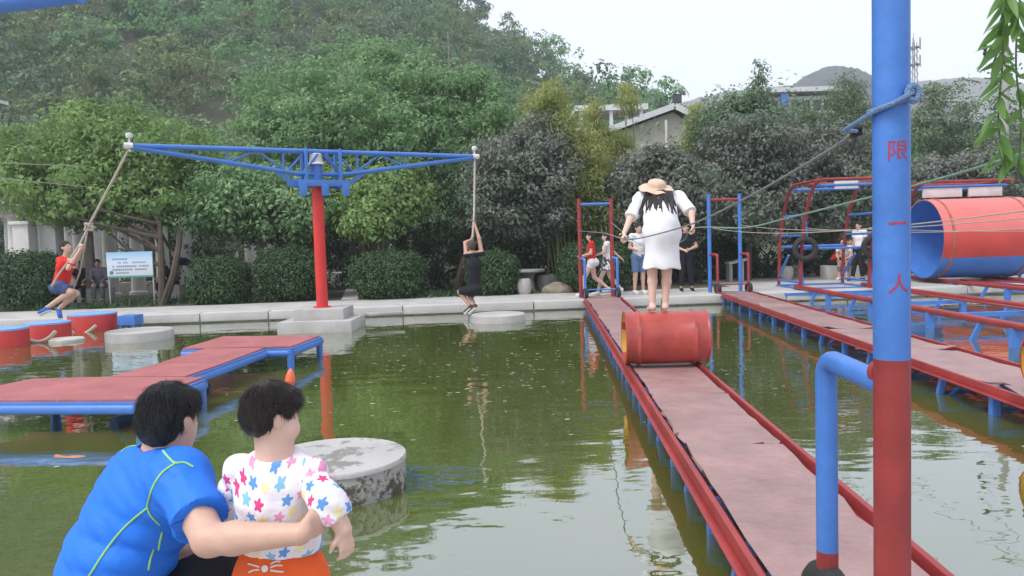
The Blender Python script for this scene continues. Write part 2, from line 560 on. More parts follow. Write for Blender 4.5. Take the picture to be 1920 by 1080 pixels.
# rounded coping stones along the far water edge
cop = MB()
COP = mat('coping_concrete', (0.46, 0.44, 0.41), 0.85, 0.15, 2.0, 0.35, 30, col2=(0.30, 0.28, 0.25), thr=0.66)
cm = None
kerb = tag(bpy.data.objects.new('kerb', None), kind='structure'); link(kerb, None, (0, 17.75, 0))
xk = -16.0
while xk < 17:
    L = 1.48
    if cm is None:
        c0 = MB().box(bank(xk + L / 2, 0.16, -0.075), (L, 0.36, 0.19), BX).build('coping_stone', COP, kerb, bevel=0.025)
        cm = c0.data; cx0 = xk
    else:
        o = bpy.data.objects.new('coping_stone', cm); link(o, kerb); o.location = tuple(BX * (xk - cx0) + V(0, 0, random.uniform(-.006, .006))); o.rotation_euler = (0, 0, 0)
    xk += L + 0.02
tag(MB().box(bank(0, 0.30, -0.62), (90, 0.5, 0.9), BX).build('pool_wall', CONCW), kind='structure')
tag(MB().box((0, (Y0 - 8) / 2, -0.5), (60, Y0 + 8, 1.0)).build('near_bank', CONC, bevel=0.02), kind='structure')
tag(MB().box((-1.15, (1.1 + Y0 - .02) / 2, 0.07), (3.6, Y0 - 1.12, 0.14)).build('near_plinth', CONC, bevel=0.02), kind='structure')
tag(MB().box((X0 - 8, 7.5, -0.48), (16, 17, 0.98)).build('left_bank', CONC), kind='structure')
tag(MB().box((X1 + 8, 9, -0.48), (16, 18, 0.98)).build('right_bank', CONC), kind='structure')
# paved yard on the right behind the red frames and the branch path between the bushes
tag(MB().box((14.5, 22.4, -0.1), (17, 5.3, 0.224)).build('yard_pavement', CONC), kind='structure')
pa = [gz(640, 562, 0), gz(672, 562, 0), gz(668, 535, 0), gz(652, 535, 0)]
tag(MB().prism(polytop([(p[0], p[1]) for p in pa]), -0.05, 0.012).build('path', CONC), kind='structure')

# floating leaves and scum flecks on the water
def flecks():
    vv, ff = [], []
    for i in range(650):
        px = rng.uniform(0, 1500) if i % 3 else rng.uniform(500, 1100); py = 615 + abs(rng.normal(0, 75))
        p = gz(px, py, WZ)
        if p[1] < 3.4 or p[1] > 17: continue
        s = rng.uniform(0.008, 0.028); a = rng.uniform(0, 6.28)
        k = len(vv)
        for j in range(5):
            t = a + j * 1.2566
            vv.append((p[0] + s * math.cos(t) * rng.uniform(.7, 1.5), p[1] + s * math.sin(t) * rng.uniform(.5, 1), WZ + 0.006))
        ff.append(tuple(range(k, k + 5)))
    return vv, ff
v, f = flecks()
tag(raw('floating_leaf_bits', v, f, mat('leaf_bits', (0.34, 0.34, 0.20), 0.8, 0.5, 9)), 'pale leaf bits and scum floating on the green water', 'debris', kind='stuff')

# ------------------------------------------------------------------ foliage
def leaves(cen, axis, L, W, fold=0.18):
    """leaf blades whose faces look along axis (outwards) and whose tips droop"""
    n = len(cen)
    nn = axis / (np.linalg.norm(axis, axis=1)[:, None] + 1e-9)
    nn = nn + rng.normal(size=(n, 3)) * 0.45 + V(0, 0, 0.35)
    nn /= np.linalg.norm(nn, axis=1)[:, None] + 1e-9
    ax = rng.normal(size=(n, 3)) * 0.8 - V(0, 0, 0.7)
    ax -= nn * np.sum(ax * nn, 1)[:, None]
    ax /= np.linalg.norm(ax, axis=1)[:, None] + 1e-9
    sd_ = np.cross(ax, nn)
    L = np.broadcast_to(L, (n,))[:, None]; W = np.broadcast_to(W, (n,))[:, None]
    v = np.empty((n, 4, 3))
    v[:, 0] = cen; v[:, 2] = cen + ax * L - nn * 0.10 * L
    v[:, 1] = cen + ax * L * 0.42 + sd_ * W * 0.5 + nn * W * fold
    v[:, 3] = cen + ax * L * 0.42 - sd_ * W * 0.5 + nn * W * fold
    return v.reshape(-1, 3), np.arange(n * 4).reshape(n, 4)
def crown_pts(lobes, n, clump=0.34, per=60, inner=0.55):
    vol = np.array([l[1][0] * l[1][1] * l[1][2] for l in lobes]) ** 0.66
    vol = vol / vol.sum()
    C, A = [], []
    for (c, r_), fr in zip(lobes, vol):
        c = np.array(c, float); r_ = np.array(r_, float)
        nc = max(3, int(n * fr / per))
        d = rng.normal(size=(nc, 3)); d /= np.linalg.norm(d, axis=1)[:, None]
        wob = 1 + 0.16 * np.sin(d[:, 0] * 5 + c[0]) * np.cos(d[:, 2] * 6 + c[1]) + 0.12 * rng.normal(size=nc)
        rad = (inner + (1 - inner) * rng.random(nc) ** 0.6) * wob
        cc = c + d * r_ * rad[:, None]
        k = rng.poisson(per, nc)
        ci = np.repeat(np.arange(nc), k)
        sg = clump * rng.uniform(.7, 1.35, nc)[ci][:, None]
        od = rng.normal(size=(len(ci), 3)); od /= np.linalg.norm(od, axis=1)[:, None]
        off = od * sg * (rng.random(len(ci)) ** .4)[:, None] * 1.5 * V(1, 1, 0.55)      # rounded bough pads with gaps between
        C.append(cc[ci] + off)
        A.append(d[ci] * 0.55 + od * V(1, 1, 1.2) * 0.9)
    return np.concatenate(C), np.concatenate(A)
def limb(mb, a, b, r1, r2, bend=0.12, n=7):
    a = np.array(a, float); b = np.array(b, float)
    L = np.linalg.norm(b - a)
    o1 = rng.normal(size=3) * bend * L * V(1, 1, 0.3)
    pts = [a + (b - a) * t + o1 * math.sin(math.pi * t) * (1 if t < .5 else .8) for t in np.linspace(0, 1, n)]
    mb.tube(pts, list(np.linspace(r1, r2, n)), 7)
    return pts
def tree(name, label, base, lobes, n, lm, L=0.13, W=0.07, trunk_r=0.12, bark=None, stems=None, group=None, clump=0.34, per=64, inner=0.5, cat='tree', zmin=0.3):
    base = np.array(base, float)
    t = thing(name, base, label, cat, group)
    mb = MB()
    cen = np.mean([l[0] for l in lobes], 0)
    tops = stems if stems else [base + (cen - base) * V(0.5, 0.5, 0.75)]
    ends = []
    for s in tops:
        pts = limb(mb, base - V(0, 0, 0.1), s, trunk_r / math.sqrt(len(tops)), trunk_r * 0.5 / math.sqrt(len(tops)), 0.05)
        ends.append(pts)
    for l in lobes:
        e = min(ends, key=lambda p: np.linalg.norm(p[-1] - l[0]))
        for _ in range(2):
            j = e[rng.integers(3, len(e))]
            tip = np.array(l[0]) + rng.normal(size=3) * np.array(l[1]) * 0.4
            limb(mb, j, tip, trunk_r * 0.34, 0.012, 0.08, 6)
    mb.build('trunk', bark or BARK, t)
    c, a = crown_pts(lobes, n, clump, per, inner)
    ok = c[:, 2] > zmin
    c, a = c[ok], a[ok]
    v, f = leaves(c, a, L * rng.uniform(.45, 1.5, len(c)), W * rng.uniform(.5, 1.4, len(c)))
    raw('crown', v, f, lm, t, sm=False)
    return t
def lob(px, py, d, rx, ry, rd=None):
    """crown lobe from a pixel ellipse at depth d"""
    s = d / F
    return (at(px, py, d), (rx * s, (rd if rd else (rx + ry) * 0.5) * s, ry * s))

G_YEL = leafmat('leaf_fresh_green', (0.10, 0.19, 0.055), (0.30, 0.44, 0.145), (0.42, 0.52, 0.22), 0.44)
G_MID = leafmat('leaf_mid_green', (0.09, 0.19, 0.075), (0.30, 0.46, 0.21), (0.45, 0.55, 0.32), 0.44)
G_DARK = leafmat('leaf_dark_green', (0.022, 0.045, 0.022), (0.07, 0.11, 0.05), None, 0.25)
G_HEDGE = leafmat('leaf_clipped_hedge', (0.022, 0.055, 0.022), (0.075, 0.15, 0.05), (0.12, 0.21, 0.07), 0.25, 0.5)
G_PLUM = leafmat('leaf_purple_plum', (0.085, 0.145, 0.08), (0.27, 0.26, 0.235), (0.42, 0.34, 0.345), 0.32)
G_BAMB = leafmat('leaf_bamboo', (0.20, 0.25, 0.06), (0.48, 0.50, 0.18), (0.56, 0.55, 0.24), 0.45)
G_GREY = leafmat('leaf_grey_green', (0.085, 0.15, 0.085), (0.24, 0.34, 0.20), (0.33, 0.42, 0.27), 0.38)
G_WILL = leafmat('leaf_willow', (0.10, 0.16, 0.085), (0.25, 0.33, 0.19), None, 0.4)
G_HILL = leafmat('leaf_hill_wood', (0.08, 0.19, 0.07), (0.26, 0.46, 0.19), (0.40, 0.55, 0.25), 0.42)
G_NEAR = leafmat('leaf_near', (0.12, 0.24, 0.06), (0.20, 0.36, 0.10), None, 0.45, 0.4)

tree('maple_tree', 'fresh yellow-green maple spreading over the white information sign board', gz(303, 572, 0),
     [lob(120, 350, 22, 110, 80), lob(230, 300, 23, 120, 80), lob(330, 320, 23, 100, 85), lob(200, 235, 24, 90, 50), lob(60, 300, 23, 80, 70), lob(250, 375, 22, 130, 45), lob(150, 395, 22, 100, 28)], 26000, G_YEL, 0.15, 0.10, 0.16,
     stems=[at(300, 420, 21.2), at(340, 400, 21.4)])
tree('layered_tree', 'dark low tree with layered branches over the white colonnade', gz(530, 540, 0) + V(-.3, 2.5, 0),
     [lob(480, 350, 22.5, 110, 45), lob(420, 395, 22, 80, 40), lob(540, 395, 22, 80, 45), lob(480, 420, 23, 80, 28)], 17000, G_MID, 0.15, 0.075, 0.13)
tree('broad_tree', 'huge broad rounded green tree rising behind the blue swing arm', gz(690, 545, 0) + V(0, 6.0, 0),
     [lob(560, 190, 27, 120, 80), lob(700, 150, 28, 150, 75), lob(840, 200, 27, 120, 80), lob(600, 270, 26, 150, 70), lob(760, 290, 26, 150, 80), lob(900, 260, 27, 90, 70), lob(500, 280, 26, 90, 70), lob(680, 230, 25.5, 130, 70), lob(880, 190, 28, 90, 60)],
     46000, G_MID, 0.16, 0.085, 0.28)
tree('pale_trunk_tree', 'small leafy tree with several pale leaning stems behind clipped bush', gz(690, 545, 0) + V(0, 1.2, 0),
     [lob(690, 385, 22.5, 75, 50), lob(650, 350, 23, 60, 45), lob(740, 360, 23, 70, 55), lob(690, 420, 22, 70, 22)], 11000, G_YEL, 0.16, 0.09, 0.22, BARKPALE,
     stems=[at(640, 425, 21.7), at(675, 410, 22), at(702, 400, 22.2), at(740, 425, 22)])
for k, (cx, lobs, d, bx, lab) in enumerate([
    (985, [(960, 300, 80, 60), (1020, 330, 60, 80), (930, 370, 60, 60), (990, 400, 85, 45), (1010, 250, 45, 40)], 22.5, 850, 'purple-leaved plum tree behind the dangling man, trunk leaning'),
    (1235, [(1235, 315, 70, 40), (1190, 350, 55, 45), (1270, 355, 75, 50), (1230, 405, 90, 38)], 23.0, 1240, 'dusky purple plum tree behind the woman in the straw hat'),
    (1400, [(1400, 270, 80, 55), (1350, 330, 70, 60), (1440, 340, 80, 65), (1400, 400, 100, 45), (1440, 270, 60, 50)], 23.5, 1400, 'dusky purple plum tree behind the blue gate posts'),
    (1570, [(1560, 290, 90, 60), (1500, 340, 70, 60), (1620, 340, 80, 60), (1560, 390, 110, 40), (1520, 270, 60, 40)], 24.0, 1570, 'dusky purple plum tree behind the red climbing frame with tyres'),
    (1800, [(1770, 330, 90, 40), (1850, 330, 90, 45), (1900, 300, 80, 50), (1720, 350, 70, 40)], 26.0, 1800, 'dusky purple plum tree behind the big red and blue roller drum')]):
    tree('plum_tree', lab, (at(bx, 430, d + .5)[0], d + 0.5, 0), [lob(a, b, d + rng.uniform(-.4, .6), c, e) for a, b, c, e in lobs], 18000, G_PLUM, 0.13, 0.07, 0.13, group='purple plum trees behind the pool', clump=0.28)
tree('grey_green_tree', 'grey-green young tree with a thin sprig reaching up into the sky', (at(1395, 430, 25)[0], 26, 0),
     [lob(1400, 225, 26, 60, 45), lob(1340, 235, 26, 50, 40), lob(1420, 178, 26, 20, 22), lob(1428, 145, 26, 10, 14), lob(1380, 190, 26, 22, 18), lob(1425, 122, 26, 5, 6), lob(1450, 240, 26, 40, 45)], 8500, G_GREY, 0.13, 0.07, 0.12, clump=0.2, per=20)
tree('green_tree', 'loose green tree rising right behind the foreground blue pole', (at(1775, 430, 33)[0], 33, 0),
     [lob(1770, 215, 33, 55, 45), lob(1740, 260, 33, 60, 50), lob(1820, 270, 33, 70, 45), lob(1880, 270, 33, 60, 40), lob(1760, 180, 33, 20, 25)], 11000, G_WILL, 0.17, 0.07, 0.16)
for k, (bx, lobs, d, lab) in enumerate([
    (1080, [(1030, 190, 30, 45), (1010, 240, 40, 60), (1060, 240, 35, 60), (1100, 300, 45, 70), (1080, 370, 60, 60), (1060, 310, 40, 60), (1130, 400, 55, 60), (1110, 340, 50, 50)], 23.3, 'tall feathery yellow-green bamboo clump between two plum trees'),
    (1180, [(1178, 185, 12, 32), (1150, 285, 40, 35), (1112, 215, 14, 30), (1130, 270, 30, 40), (1170, 335, 50, 40)], 27, 'feathery yellow-green bamboo clump in front of the house roof'),
    (1560, [(1520, 220, 40, 45), (1580, 200, 30, 55), (1620, 230, 40, 55), (1560, 250, 70, 35), (1480, 240, 40, 40), (1600, 180, 18, 28)], 29, 'grey-green bamboo clump below the distant round hill'),
    (1300, [(1306, 222, 10, 26), (1315, 255, 20, 35), (1300, 290, 30, 30)], 29, 'slim yellow-green bamboo clump right of the house gable')]):
    lo_ = [lob(a, b, d + rng.uniform(-.5, .5), c, e) for a, b, c, e in lobs]
    base = V(at(bx, 430, d)[0], d, 0)
    t = thing('bamboo', base, lab, 'bamboo', 'bamboo clumps behind the pool')
    for l in lo_:
        for q in range(3):
            mbx = MB(); top = np.array(l[0]) + rng.normal(size=3) * np.array(l[1]) * .5
            limb(mbx, V(base[0] + (top[0] - base[0]) * .6 + rng.normal() * .15, d + rng.normal() * .3, -.05), top, 0.035, 0.012, 0.03)
            mbx.build('cane', G_BAMB if False else mat('bamboo_cane', (0.13, 0.16, 0.05), 0.6), t)
    c, a = crown_pts(lo_, 17000 if k == 0 else 11000, 0.24, 30, 0.3)
    a[:, 2] -= 0.5
    v, f = leaves(c, a, 0.20 * rng.uniform(.6, 1.2, len(c)), 0.035)
    raw('crown', v, f, G_BAMB if k != 2 else G_WILL, t, sm=False)

# dark understorey shrubs added so the zone below the crowns reads as shade
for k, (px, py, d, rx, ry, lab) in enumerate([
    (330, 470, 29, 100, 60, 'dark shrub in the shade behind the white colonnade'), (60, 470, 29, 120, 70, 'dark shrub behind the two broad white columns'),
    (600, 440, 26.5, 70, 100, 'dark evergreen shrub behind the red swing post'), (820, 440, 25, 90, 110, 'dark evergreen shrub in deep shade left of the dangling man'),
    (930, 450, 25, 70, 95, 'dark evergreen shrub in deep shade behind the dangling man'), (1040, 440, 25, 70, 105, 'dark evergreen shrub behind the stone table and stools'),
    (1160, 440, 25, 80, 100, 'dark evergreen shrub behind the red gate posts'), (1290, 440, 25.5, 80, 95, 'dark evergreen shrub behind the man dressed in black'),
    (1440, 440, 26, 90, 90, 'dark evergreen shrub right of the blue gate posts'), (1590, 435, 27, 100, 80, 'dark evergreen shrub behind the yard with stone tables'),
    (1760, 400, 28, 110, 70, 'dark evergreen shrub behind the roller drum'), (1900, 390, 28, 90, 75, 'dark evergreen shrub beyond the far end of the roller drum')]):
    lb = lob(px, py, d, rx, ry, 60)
    t = tree('shrub', lab, (lb[0][0], d, 0), [lb, (lb[0] - V(0, 0, lb[1][2] * .6), lb[1])], 9000, G_DARK, 0.14, 0.07, 0.08, group='dark shrubs added to close and darken the view', cat='shrub', inner=0.75, zmin=0.05)

def clipped_bush(x0, x1, ytop, ybot, lab, n=9000, lm=None, d=None):
    cx = (x0 + x1) / 2
    b = gz(cx, ybot, 0.0) if d is None else V(at(cx, ybot, d)[0], d, 0)
    d = b[1] + 0.45
    hgt = at(cx, ytop, d)[2]; rx = (x1 - x0) / 2 * d / F; ry = min(rx, 0.95)
    base = V(b[0], d + ry * 0.4, 0)
    t = thing('clipped_bush', base, lab, 'bush', 'round clipped bushes along the far path')
    c = base + V(0, 0, hgt * 0.47); r_ = V(rx, ry, hgt * 0.53)
    dd = rng.normal(size=(n, 3)); dd /= np.linalg.norm(dd, axis=1)[:, None]
    wob = 1 + 0.07 * np.sin(dd[:, 0] * 7 + cx) * np.cos(dd[:, 2] * 6 + cx * .3) + 0.04 * np.sin(dd[:, 0] * 17 + dd[:, 2] * 13) + 0.04 * rng.normal(size=n) + 0.12 * (rng.random(n) > .985)
    sh = np.sign(dd) * np.abs(dd) ** np.array([0.85, 0.85, 0.8])
    p = c + sh * r_ * (wob * (0.86 + 0.14 * rng.random(n)))[:, None]
    ok = p[:, 2] > 0.02
    p, dd = p[ok], dd[ok]
    v, f = leaves(p, dd + rng.normal(size=p.shape) * 0.35, 0.075 * rng.uniform(.6, 1.4, len(p)), 0.042)
    raw('foliage', v, f, lm or G_HEDGE, t, sm=False)
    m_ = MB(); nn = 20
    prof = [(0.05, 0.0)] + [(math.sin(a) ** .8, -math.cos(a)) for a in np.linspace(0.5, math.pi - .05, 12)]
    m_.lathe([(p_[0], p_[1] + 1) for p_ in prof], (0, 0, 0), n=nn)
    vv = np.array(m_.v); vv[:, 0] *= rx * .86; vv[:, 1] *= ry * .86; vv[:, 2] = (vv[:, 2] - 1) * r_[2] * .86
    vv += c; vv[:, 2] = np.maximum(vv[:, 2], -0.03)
    raw('shade_core', vv, m_.f, mat('bush_inner_shade', (0.012, 0.022, 0.010), 1.0), t)  # solid hull under the leaves; its near-black colour stands for the inner shade
    return t
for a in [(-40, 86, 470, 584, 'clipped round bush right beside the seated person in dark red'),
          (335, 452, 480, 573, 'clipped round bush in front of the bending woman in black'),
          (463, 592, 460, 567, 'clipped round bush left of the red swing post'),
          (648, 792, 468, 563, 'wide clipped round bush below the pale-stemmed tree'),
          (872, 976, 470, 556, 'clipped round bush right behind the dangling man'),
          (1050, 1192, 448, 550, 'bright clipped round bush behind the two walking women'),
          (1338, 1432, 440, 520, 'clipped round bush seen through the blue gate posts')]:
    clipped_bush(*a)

# weeds and low ground plants by the path
def weeds(name, lab, spots, n, L, lm):
    C, A = [], []
    for px, py, sx, sy in spots:
        b = gz(px, py, 0.02)
        c = b + rng.normal(size=(n, 3)) * V(sx, sy, 0.0); c[:, 2] = 0.0
        C.append(c); a = rng.normal(size=(n, 3)) * V(1, 1, .1); A.append(a)
    C = np.concatenate(C); A = np.concatenate(A)
    ok = C[:, 1] > 19.85
    C, A = C[ok], A[ok]
    v, f = leaves(C, A, L * rng.uniform(.4, 1.3, len(C)), 0.03)
    v[:, 2] = np.abs(v[:, 2])
    return tag(raw(name, v, f, lm, sm=False), lab, 'plants', kind='stuff')
weeds('weeds', 'low green weeds under the sign and between the bushes', [(250, 572, .7, .25), (310, 568, .5, .2), (180, 578, .3, .2), (470, 566, .5, .2), (800, 556, .6, .25), (850, 553, .6, .25), (60, 582, .6, .2), (950, 548, .4, .2)], 260, 0.24, G_HEDGE)

# ------------------------------------------------------------------ wooded hill
HP = []
def hill_spots():
    tries = 0
    cell = {}
    while len(HP) < 560 and tries < 30000:
        tries += 1
        y = 38 + 130 * rng.random() ** 1.15
        x = rng.uniform(-0.78 * y - 6, min(0.50 * y + 6, 75))
        r_ = rng.uniform(2.3, 4.4) * (0.8 + y / 260)
        if y < 46 and x > -2: continue
        k = (int(x // 8), int(y // 8)); ok = True
        for i in (-1, 0, 1):
            for j in (-1, 0, 1):
                for (qx, qy, qr) in cell.get((k[0] + i, k[1] + j), ()):
                    if (qx - x) ** 2 + (qy - y) ** 2 < (0.74 * (qr + r_)) ** 2: ok = False
        if ok:
            cell.setdefault(k, []).append((x, y, r_)); HP.append((x, y, r_))
hill_spots()
HP.sort(key=lambda t: t[1])
def hill_crown(x, y, r_, n, lf):
    z = float(hill(x, y))
    hgt = r_ * rng.uniform(0.75, 1.15)
    c = V(x, y, z + hgt * 0.8 + 0.4)
    lobes = [(c, V(r_, r_, hgt) * .85)] + [(c + rng.normal(size=3) * V(r_, r_, hgt) * .45, V(r_, r_, hgt) * rng.uniform(.35, .6)) for _ in range(4)]
    cc, a = crown_pts(lobes, n, r_ * 0.17, 30, 0.8)
    s = lf * (0.75 + y / 200)
    return leaves(cc, a, s * rng.uniform(.4, 1.7, len(cc)), s * 0.55)
NEARHILL = 34
HMATS = [G_HILL, G_GREY, G_WILL, leafmat('leaf_hill_dark', (0.04, 0.105, 0.045), (0.14, 0.25, 0.10), None, 0.33), leafmat('leaf_hill_light', (0.11, 0.17, 0.07), (0.28, 0.35, 0.15), None, 0.4)]
HLAB = ['tree of the lower hillside with mid green rounded crown', 'tree of the lower hillside with grey-green hazy crown', 'tree of the lower hillside with soft willowy pale crown', 'tree of the lower hillside with dense dark crown', 'tree of the lower hillside with light yellowish-green crown']
for i, (x, y, r_) in enumerate(HP[:NEARHILL]):
    k = rng.integers(0, 5)
    b = V(x, y, float(hill(x, y)))
    t = thing('hillside_tree', b, HLAB[k], 'tree', 'lower hillside: ' + HLAB[k].split('with ')[1])
    MB().cyl(b - V(0, 0, .3), b + V(0, 0, r_ * 1.2), 0.16, 0.08, 7).build('trunk', BARK, t)
    v, f = hill_crown(x, y, r_ * 1.1, 2600, 0.26)
    raw('crown', v, f, HMATS[k], t, sm=False)
for k in range(5):
    VV, FF, off = [], [], 0
    for i, (x, y, r_) in enumerate(HP[NEARHILL:]):
        if (i * 7 + i // 5) % 5 != k: continue
        v, f = hill_crown(x, y, r_ * 1.08, 1000, 0.44)
        VV.append(v); FF.append(f + off); off += len(v)
    tag(raw('hill_wood', np.concatenate(VV), np.concatenate(FF), HMATS[k], sm=False), 'far wooded hillside of mixed green crowns', 'wood', kind='stuff')

# distant hills
def far_hill(name, pts, d, depth, m):
    """pts: skyline pixels; a ridge of real depth at distance d"""
    P = [at(a, b, d) for a, b in pts]
    xs = np.linspace(P[0][0], P[-1][0], 90)
    zs = np.interp(xs, [p[0] for p in P], [p[2] for p in P])
    zs = zs + 0.004 * d * 0.35 * np.abs(np.sin(np.arange(90) * 2.1)) * (rng.random(90))
    vv, ff = [], []
    for j, t in enumerate(np.linspace(-1, 1, 15)):
        for i in range(90):
            vv.append((xs[i], d + t * depth, -1.5 + (zs[i] + 1.5) * (1 - t * t) ** .75 + (0.4 * rng.normal() if 0 < j < 14 and j != 7 else 0)))
    for j in range(14):
        for i in range(89):
            ff.append((j * 90 + i, j * 90 + i + 1, (j + 1) * 90 + i + 1, (j + 1) * 90 + i))
    return tag(raw(name, vv, ff, m), kind='structure')
FH1 = mat('far_hill_wood', (0.055, 0.065, 0.055), 1.0, 0.25, 0.05, 0.6, 0.2)
FH2 = mat('far_hill_scrub', (0.13, 0.125, 0.10), 1.0, 0.25, 0.03)
far_hill('hill_cone', [(1440, 190), (1480, 165), (1510, 143), (1540, 129), (1565, 126), (1595, 131), (1625, 146), (1660, 158), (1720, 185), (1760, 200)], 420, 60, FH1)
far_hill('hill_ridge', [(1250, 200), (1330, 180), (1400, 168), (1480, 163), (1560, 170), (1640, 165), (1720, 154), (1790, 149), (1840, 151), (1900, 160), (2000, 158), (2200, 170)], 700, 120, FH2)
def spl(pts, n=60):
    P = np.array(pts); Q = np.vstack([2 * P[0] - P[1], P, 2 * P[-1] - P[-2]]); o = []
    m = len(P) - 1
    for i in range(m):
        for t_ in np.linspace(0, 1, max(2, n // m), endpoint=False):
            p0, p1, p2, p3 = Q[i:i + 4]
            o.append(.5 * (2 * p1 + (p2 - p0) * t_ + (2 * p0 - 5 * p1 + 4 * p2 - p3) * t_ ** 2 + (3 * p1 - p0 - 3 * p2 + p3) * t_ ** 3))
    o.append(P[-1]); return o
# ------------------------------------------------------------------ rotating rope swing
SW = V(-3.72, 15.1, 0)
t = thing('rope_swing', V(SW[0], SW[1], WZ), 'red post carousel with a long blue truss arm for hanging ropes', 'rope swing')
MB().box((SW[0], SW[1], -0.13), (1.40, 1.40, 0.30)).build('lower_plinth', CONC, t, bevel=0.03)
MB().box((SW[0] + .03, SW[1], 0.115), (0.96, 0.96, 0.23)).build('upper_plinth', CONC, t, bevel=0.02)
MB().box((SW[0] + 1.05, SW[1] + .9, 0.0), (0.75, 0.4, 0.05), X=(1, .6, 0)).build('concrete_plank', CONC, t, bevel=0.01)
m_ = MB(); m_.lathe([(0.17, .22), (0.17, .25), (0.112, .255), (0.108, 2.62)], (SW[0], SW[1], 0), n=24)
m_.build('post', REDBRIGHT, t)
LT, RT = at(243, 273, 13.5), at(890, 294, 16.7)
LT[2] = RT[2] = (LT[2] + RT[2]) / 2
AX = (RT - LT) / np.linalg.norm(RT - LT); HALF = np.linalg.norm(RT - LT) / 2
MID = (LT + RT) / 2
AN = np.cross(AX, V(0, 0, 1))
def arm(s, z):            # s along arm from centre, z below the top chord
    return MID + AX * s + V(0, 0, z)
m_ = MB(); m_.cyl(arm(-HALF, 0), arm(HALF, 0), 0.047, n=14); m_.build('top_chord', BLUE, t)
DIP = -0.43
m_ = MB(); m_.tube([arm(-HALF, -.02), arm(-.45, DIP), arm(.45, DIP), arm(HALF, -.02)], 0.044, 12); m_.build('bottom_chord', BLUE, t)
def lowz(s):
    return DIP if abs(s) < .45 else DIP + (abs(s) - .45) / (HALF - .45) * (-.02 - DIP)
for s0, s1, up in [(-1.72, -1.72, 0), (-1.72, -1.2, 1), (-1.2, -.66, 2), (-.72, -.72, 0), (-.66, -.32, 1), (.66, .32, 1), (.72, .72, 0), (1.2, .66, 2), (1.72, 1.2, 1), (1.72, 1.72, 0)]:
    m_ = MB(); 
    if up == 0: m_.cyl(arm(s0, lowz(s0)), arm(s1, 0), 0.023, n=8)
    elif up == 1: m_.cyl(arm(s0, lowz(s0)), arm(s1, -.02), 0.021, n=8)
    else: m_.cyl(arm(s0, -.02), arm(s1, lowz(s1)), 0.021, n=8)
    m_.build('brace', BLUE, t)
for s_ in (-.33, .33):
    for q in (-1, 1):
        MB().beam(arm(s_, -.72) + AN * .17 * q, arm(s_, .05) + AN * .17 * q, 0.075, 0.05, AX).build('hub_upright', BLUE, t, bevel=.006)
    for q in (-1, 1):
        MB().cyl(arm(s_ * 1.1, DIP), arm(s_ * .25, -.05) + AN * .1 * q, 0.02, n=8).build('brace', BLUE, t)
    MB().beam(arm(s_ * 2.7, lowz(s_ * 2.7)), arm(s_ * 1.25, -.70), 0.07, 0.03, AN).build('gusset', BLUE, t)
m_ = MB()
for q in (-1, 1):
    m_.beam(arm(-.50, -.62) + AN * .2 * q, arm(.50, -.62) + AN * .2 * q, 0.05, 0.12)
m_.beam(arm(-.42, -.60), arm(-.42, -.60) + AN * .01, .5, .14); m_.box(arm(0, -.60), (.9, .44, .05), AX)
m_.build('hub_frame', BLUE, t, bevel=.004)
for s_ in (-.42, 0, .40):
    MB().box(arm(s_, -.74) - AN * -.225, (.14, .03, .24), AX).build('bearing_block', BLUE, t, bevel=.005)
m_ = MB(); m_.lathe([(0.105, 2.60), (0.105, 3.02)], (SW[0], SW[1], 0), n=20); m_.build('pivot', BLUE, t)
CAPW = mat('white_enamel', (0.66, 0.65, 0.62), 0.4, 0.12, 4, col2=(0.3, 0.08, 0.06), thr=0.72)
m_ = MB(); m_.lathe([(0.165, 3.00), (0.165, 3.02), (0.13, 3.05), (0.115, 3.16), (0.118, 3.17), (0.118, 3.20), (0.10, 3.215)], (SW[0], SW[1], 0), n=24); m_.build('lamp_cap', CAPW, t)
for P, s_ in ((LT, -1), (RT, 1)):
    m_ = MB(); m_.cyl(P - AX * s_ * .05, P + AX * s_ * .09, 0.058, 0.055, 14); m_.cyl(P - V(0, 0, .1), P + V(0, 0, .17), 0.018, n=8)
    m_.lathe([(0.0, -.05), (0.05, -.03), (0.062, 0.01), (0.05, .045), (0, .06)], P + V(0, 0, .17), n=14)
    m_.build('rope_eye', CAPW, t)
# hanging ropes
KN = at(165, 426, 13.7)
tag(MB().tube([LT + V(0, 0, -.03), LT * .5 + KN * .5 + V(0, 0, -.02), KN], 0.022, 8).build('swing_rope', ROPE, loc=KN), 'thick pale rope slanting from the arm tip down to the boy', 'rope')
m_ = MB()
ca, cb = at(104, 528, 13.55), at(147, 522, 13.75)
m_.tube([KN, at(150, 457, 13.55), at(130, 488, 13.36), at(108, 517, 13.28), at(98, 536, 13.34), at(110, 546, 13.6), at(138, 540, 13.8), at(149, 512, 13.75), at(158, 465, 13.7), KN], 0.016, 8)
m_.tube([KN + AX * a + V(0, 0, b) for a, b in ((-.06, .05), (.07, .04), (.06, -.05), (-.05, -.04), (-.02, .06), (.09, -.02))], 0.034, 8)
tag(m_.build('rope_sling', ROPE, loc=KN), 'knotted rope loop in which the boy in red sits', 'rope')
hb = at(886, 545, 16.25)
RT2 = RT + V(0, 0, -.05)
tag(MB().tube([RT2, at(889, 400, 16.4), at(886, 445, 16.25), at(886, 480, 16.48), hb + V(0, .30, 0)], 0.022, 8).build('hanging_rope', ROPE, loc=hb), 'pale rope hanging straight down with a man in black on it', 'rope')

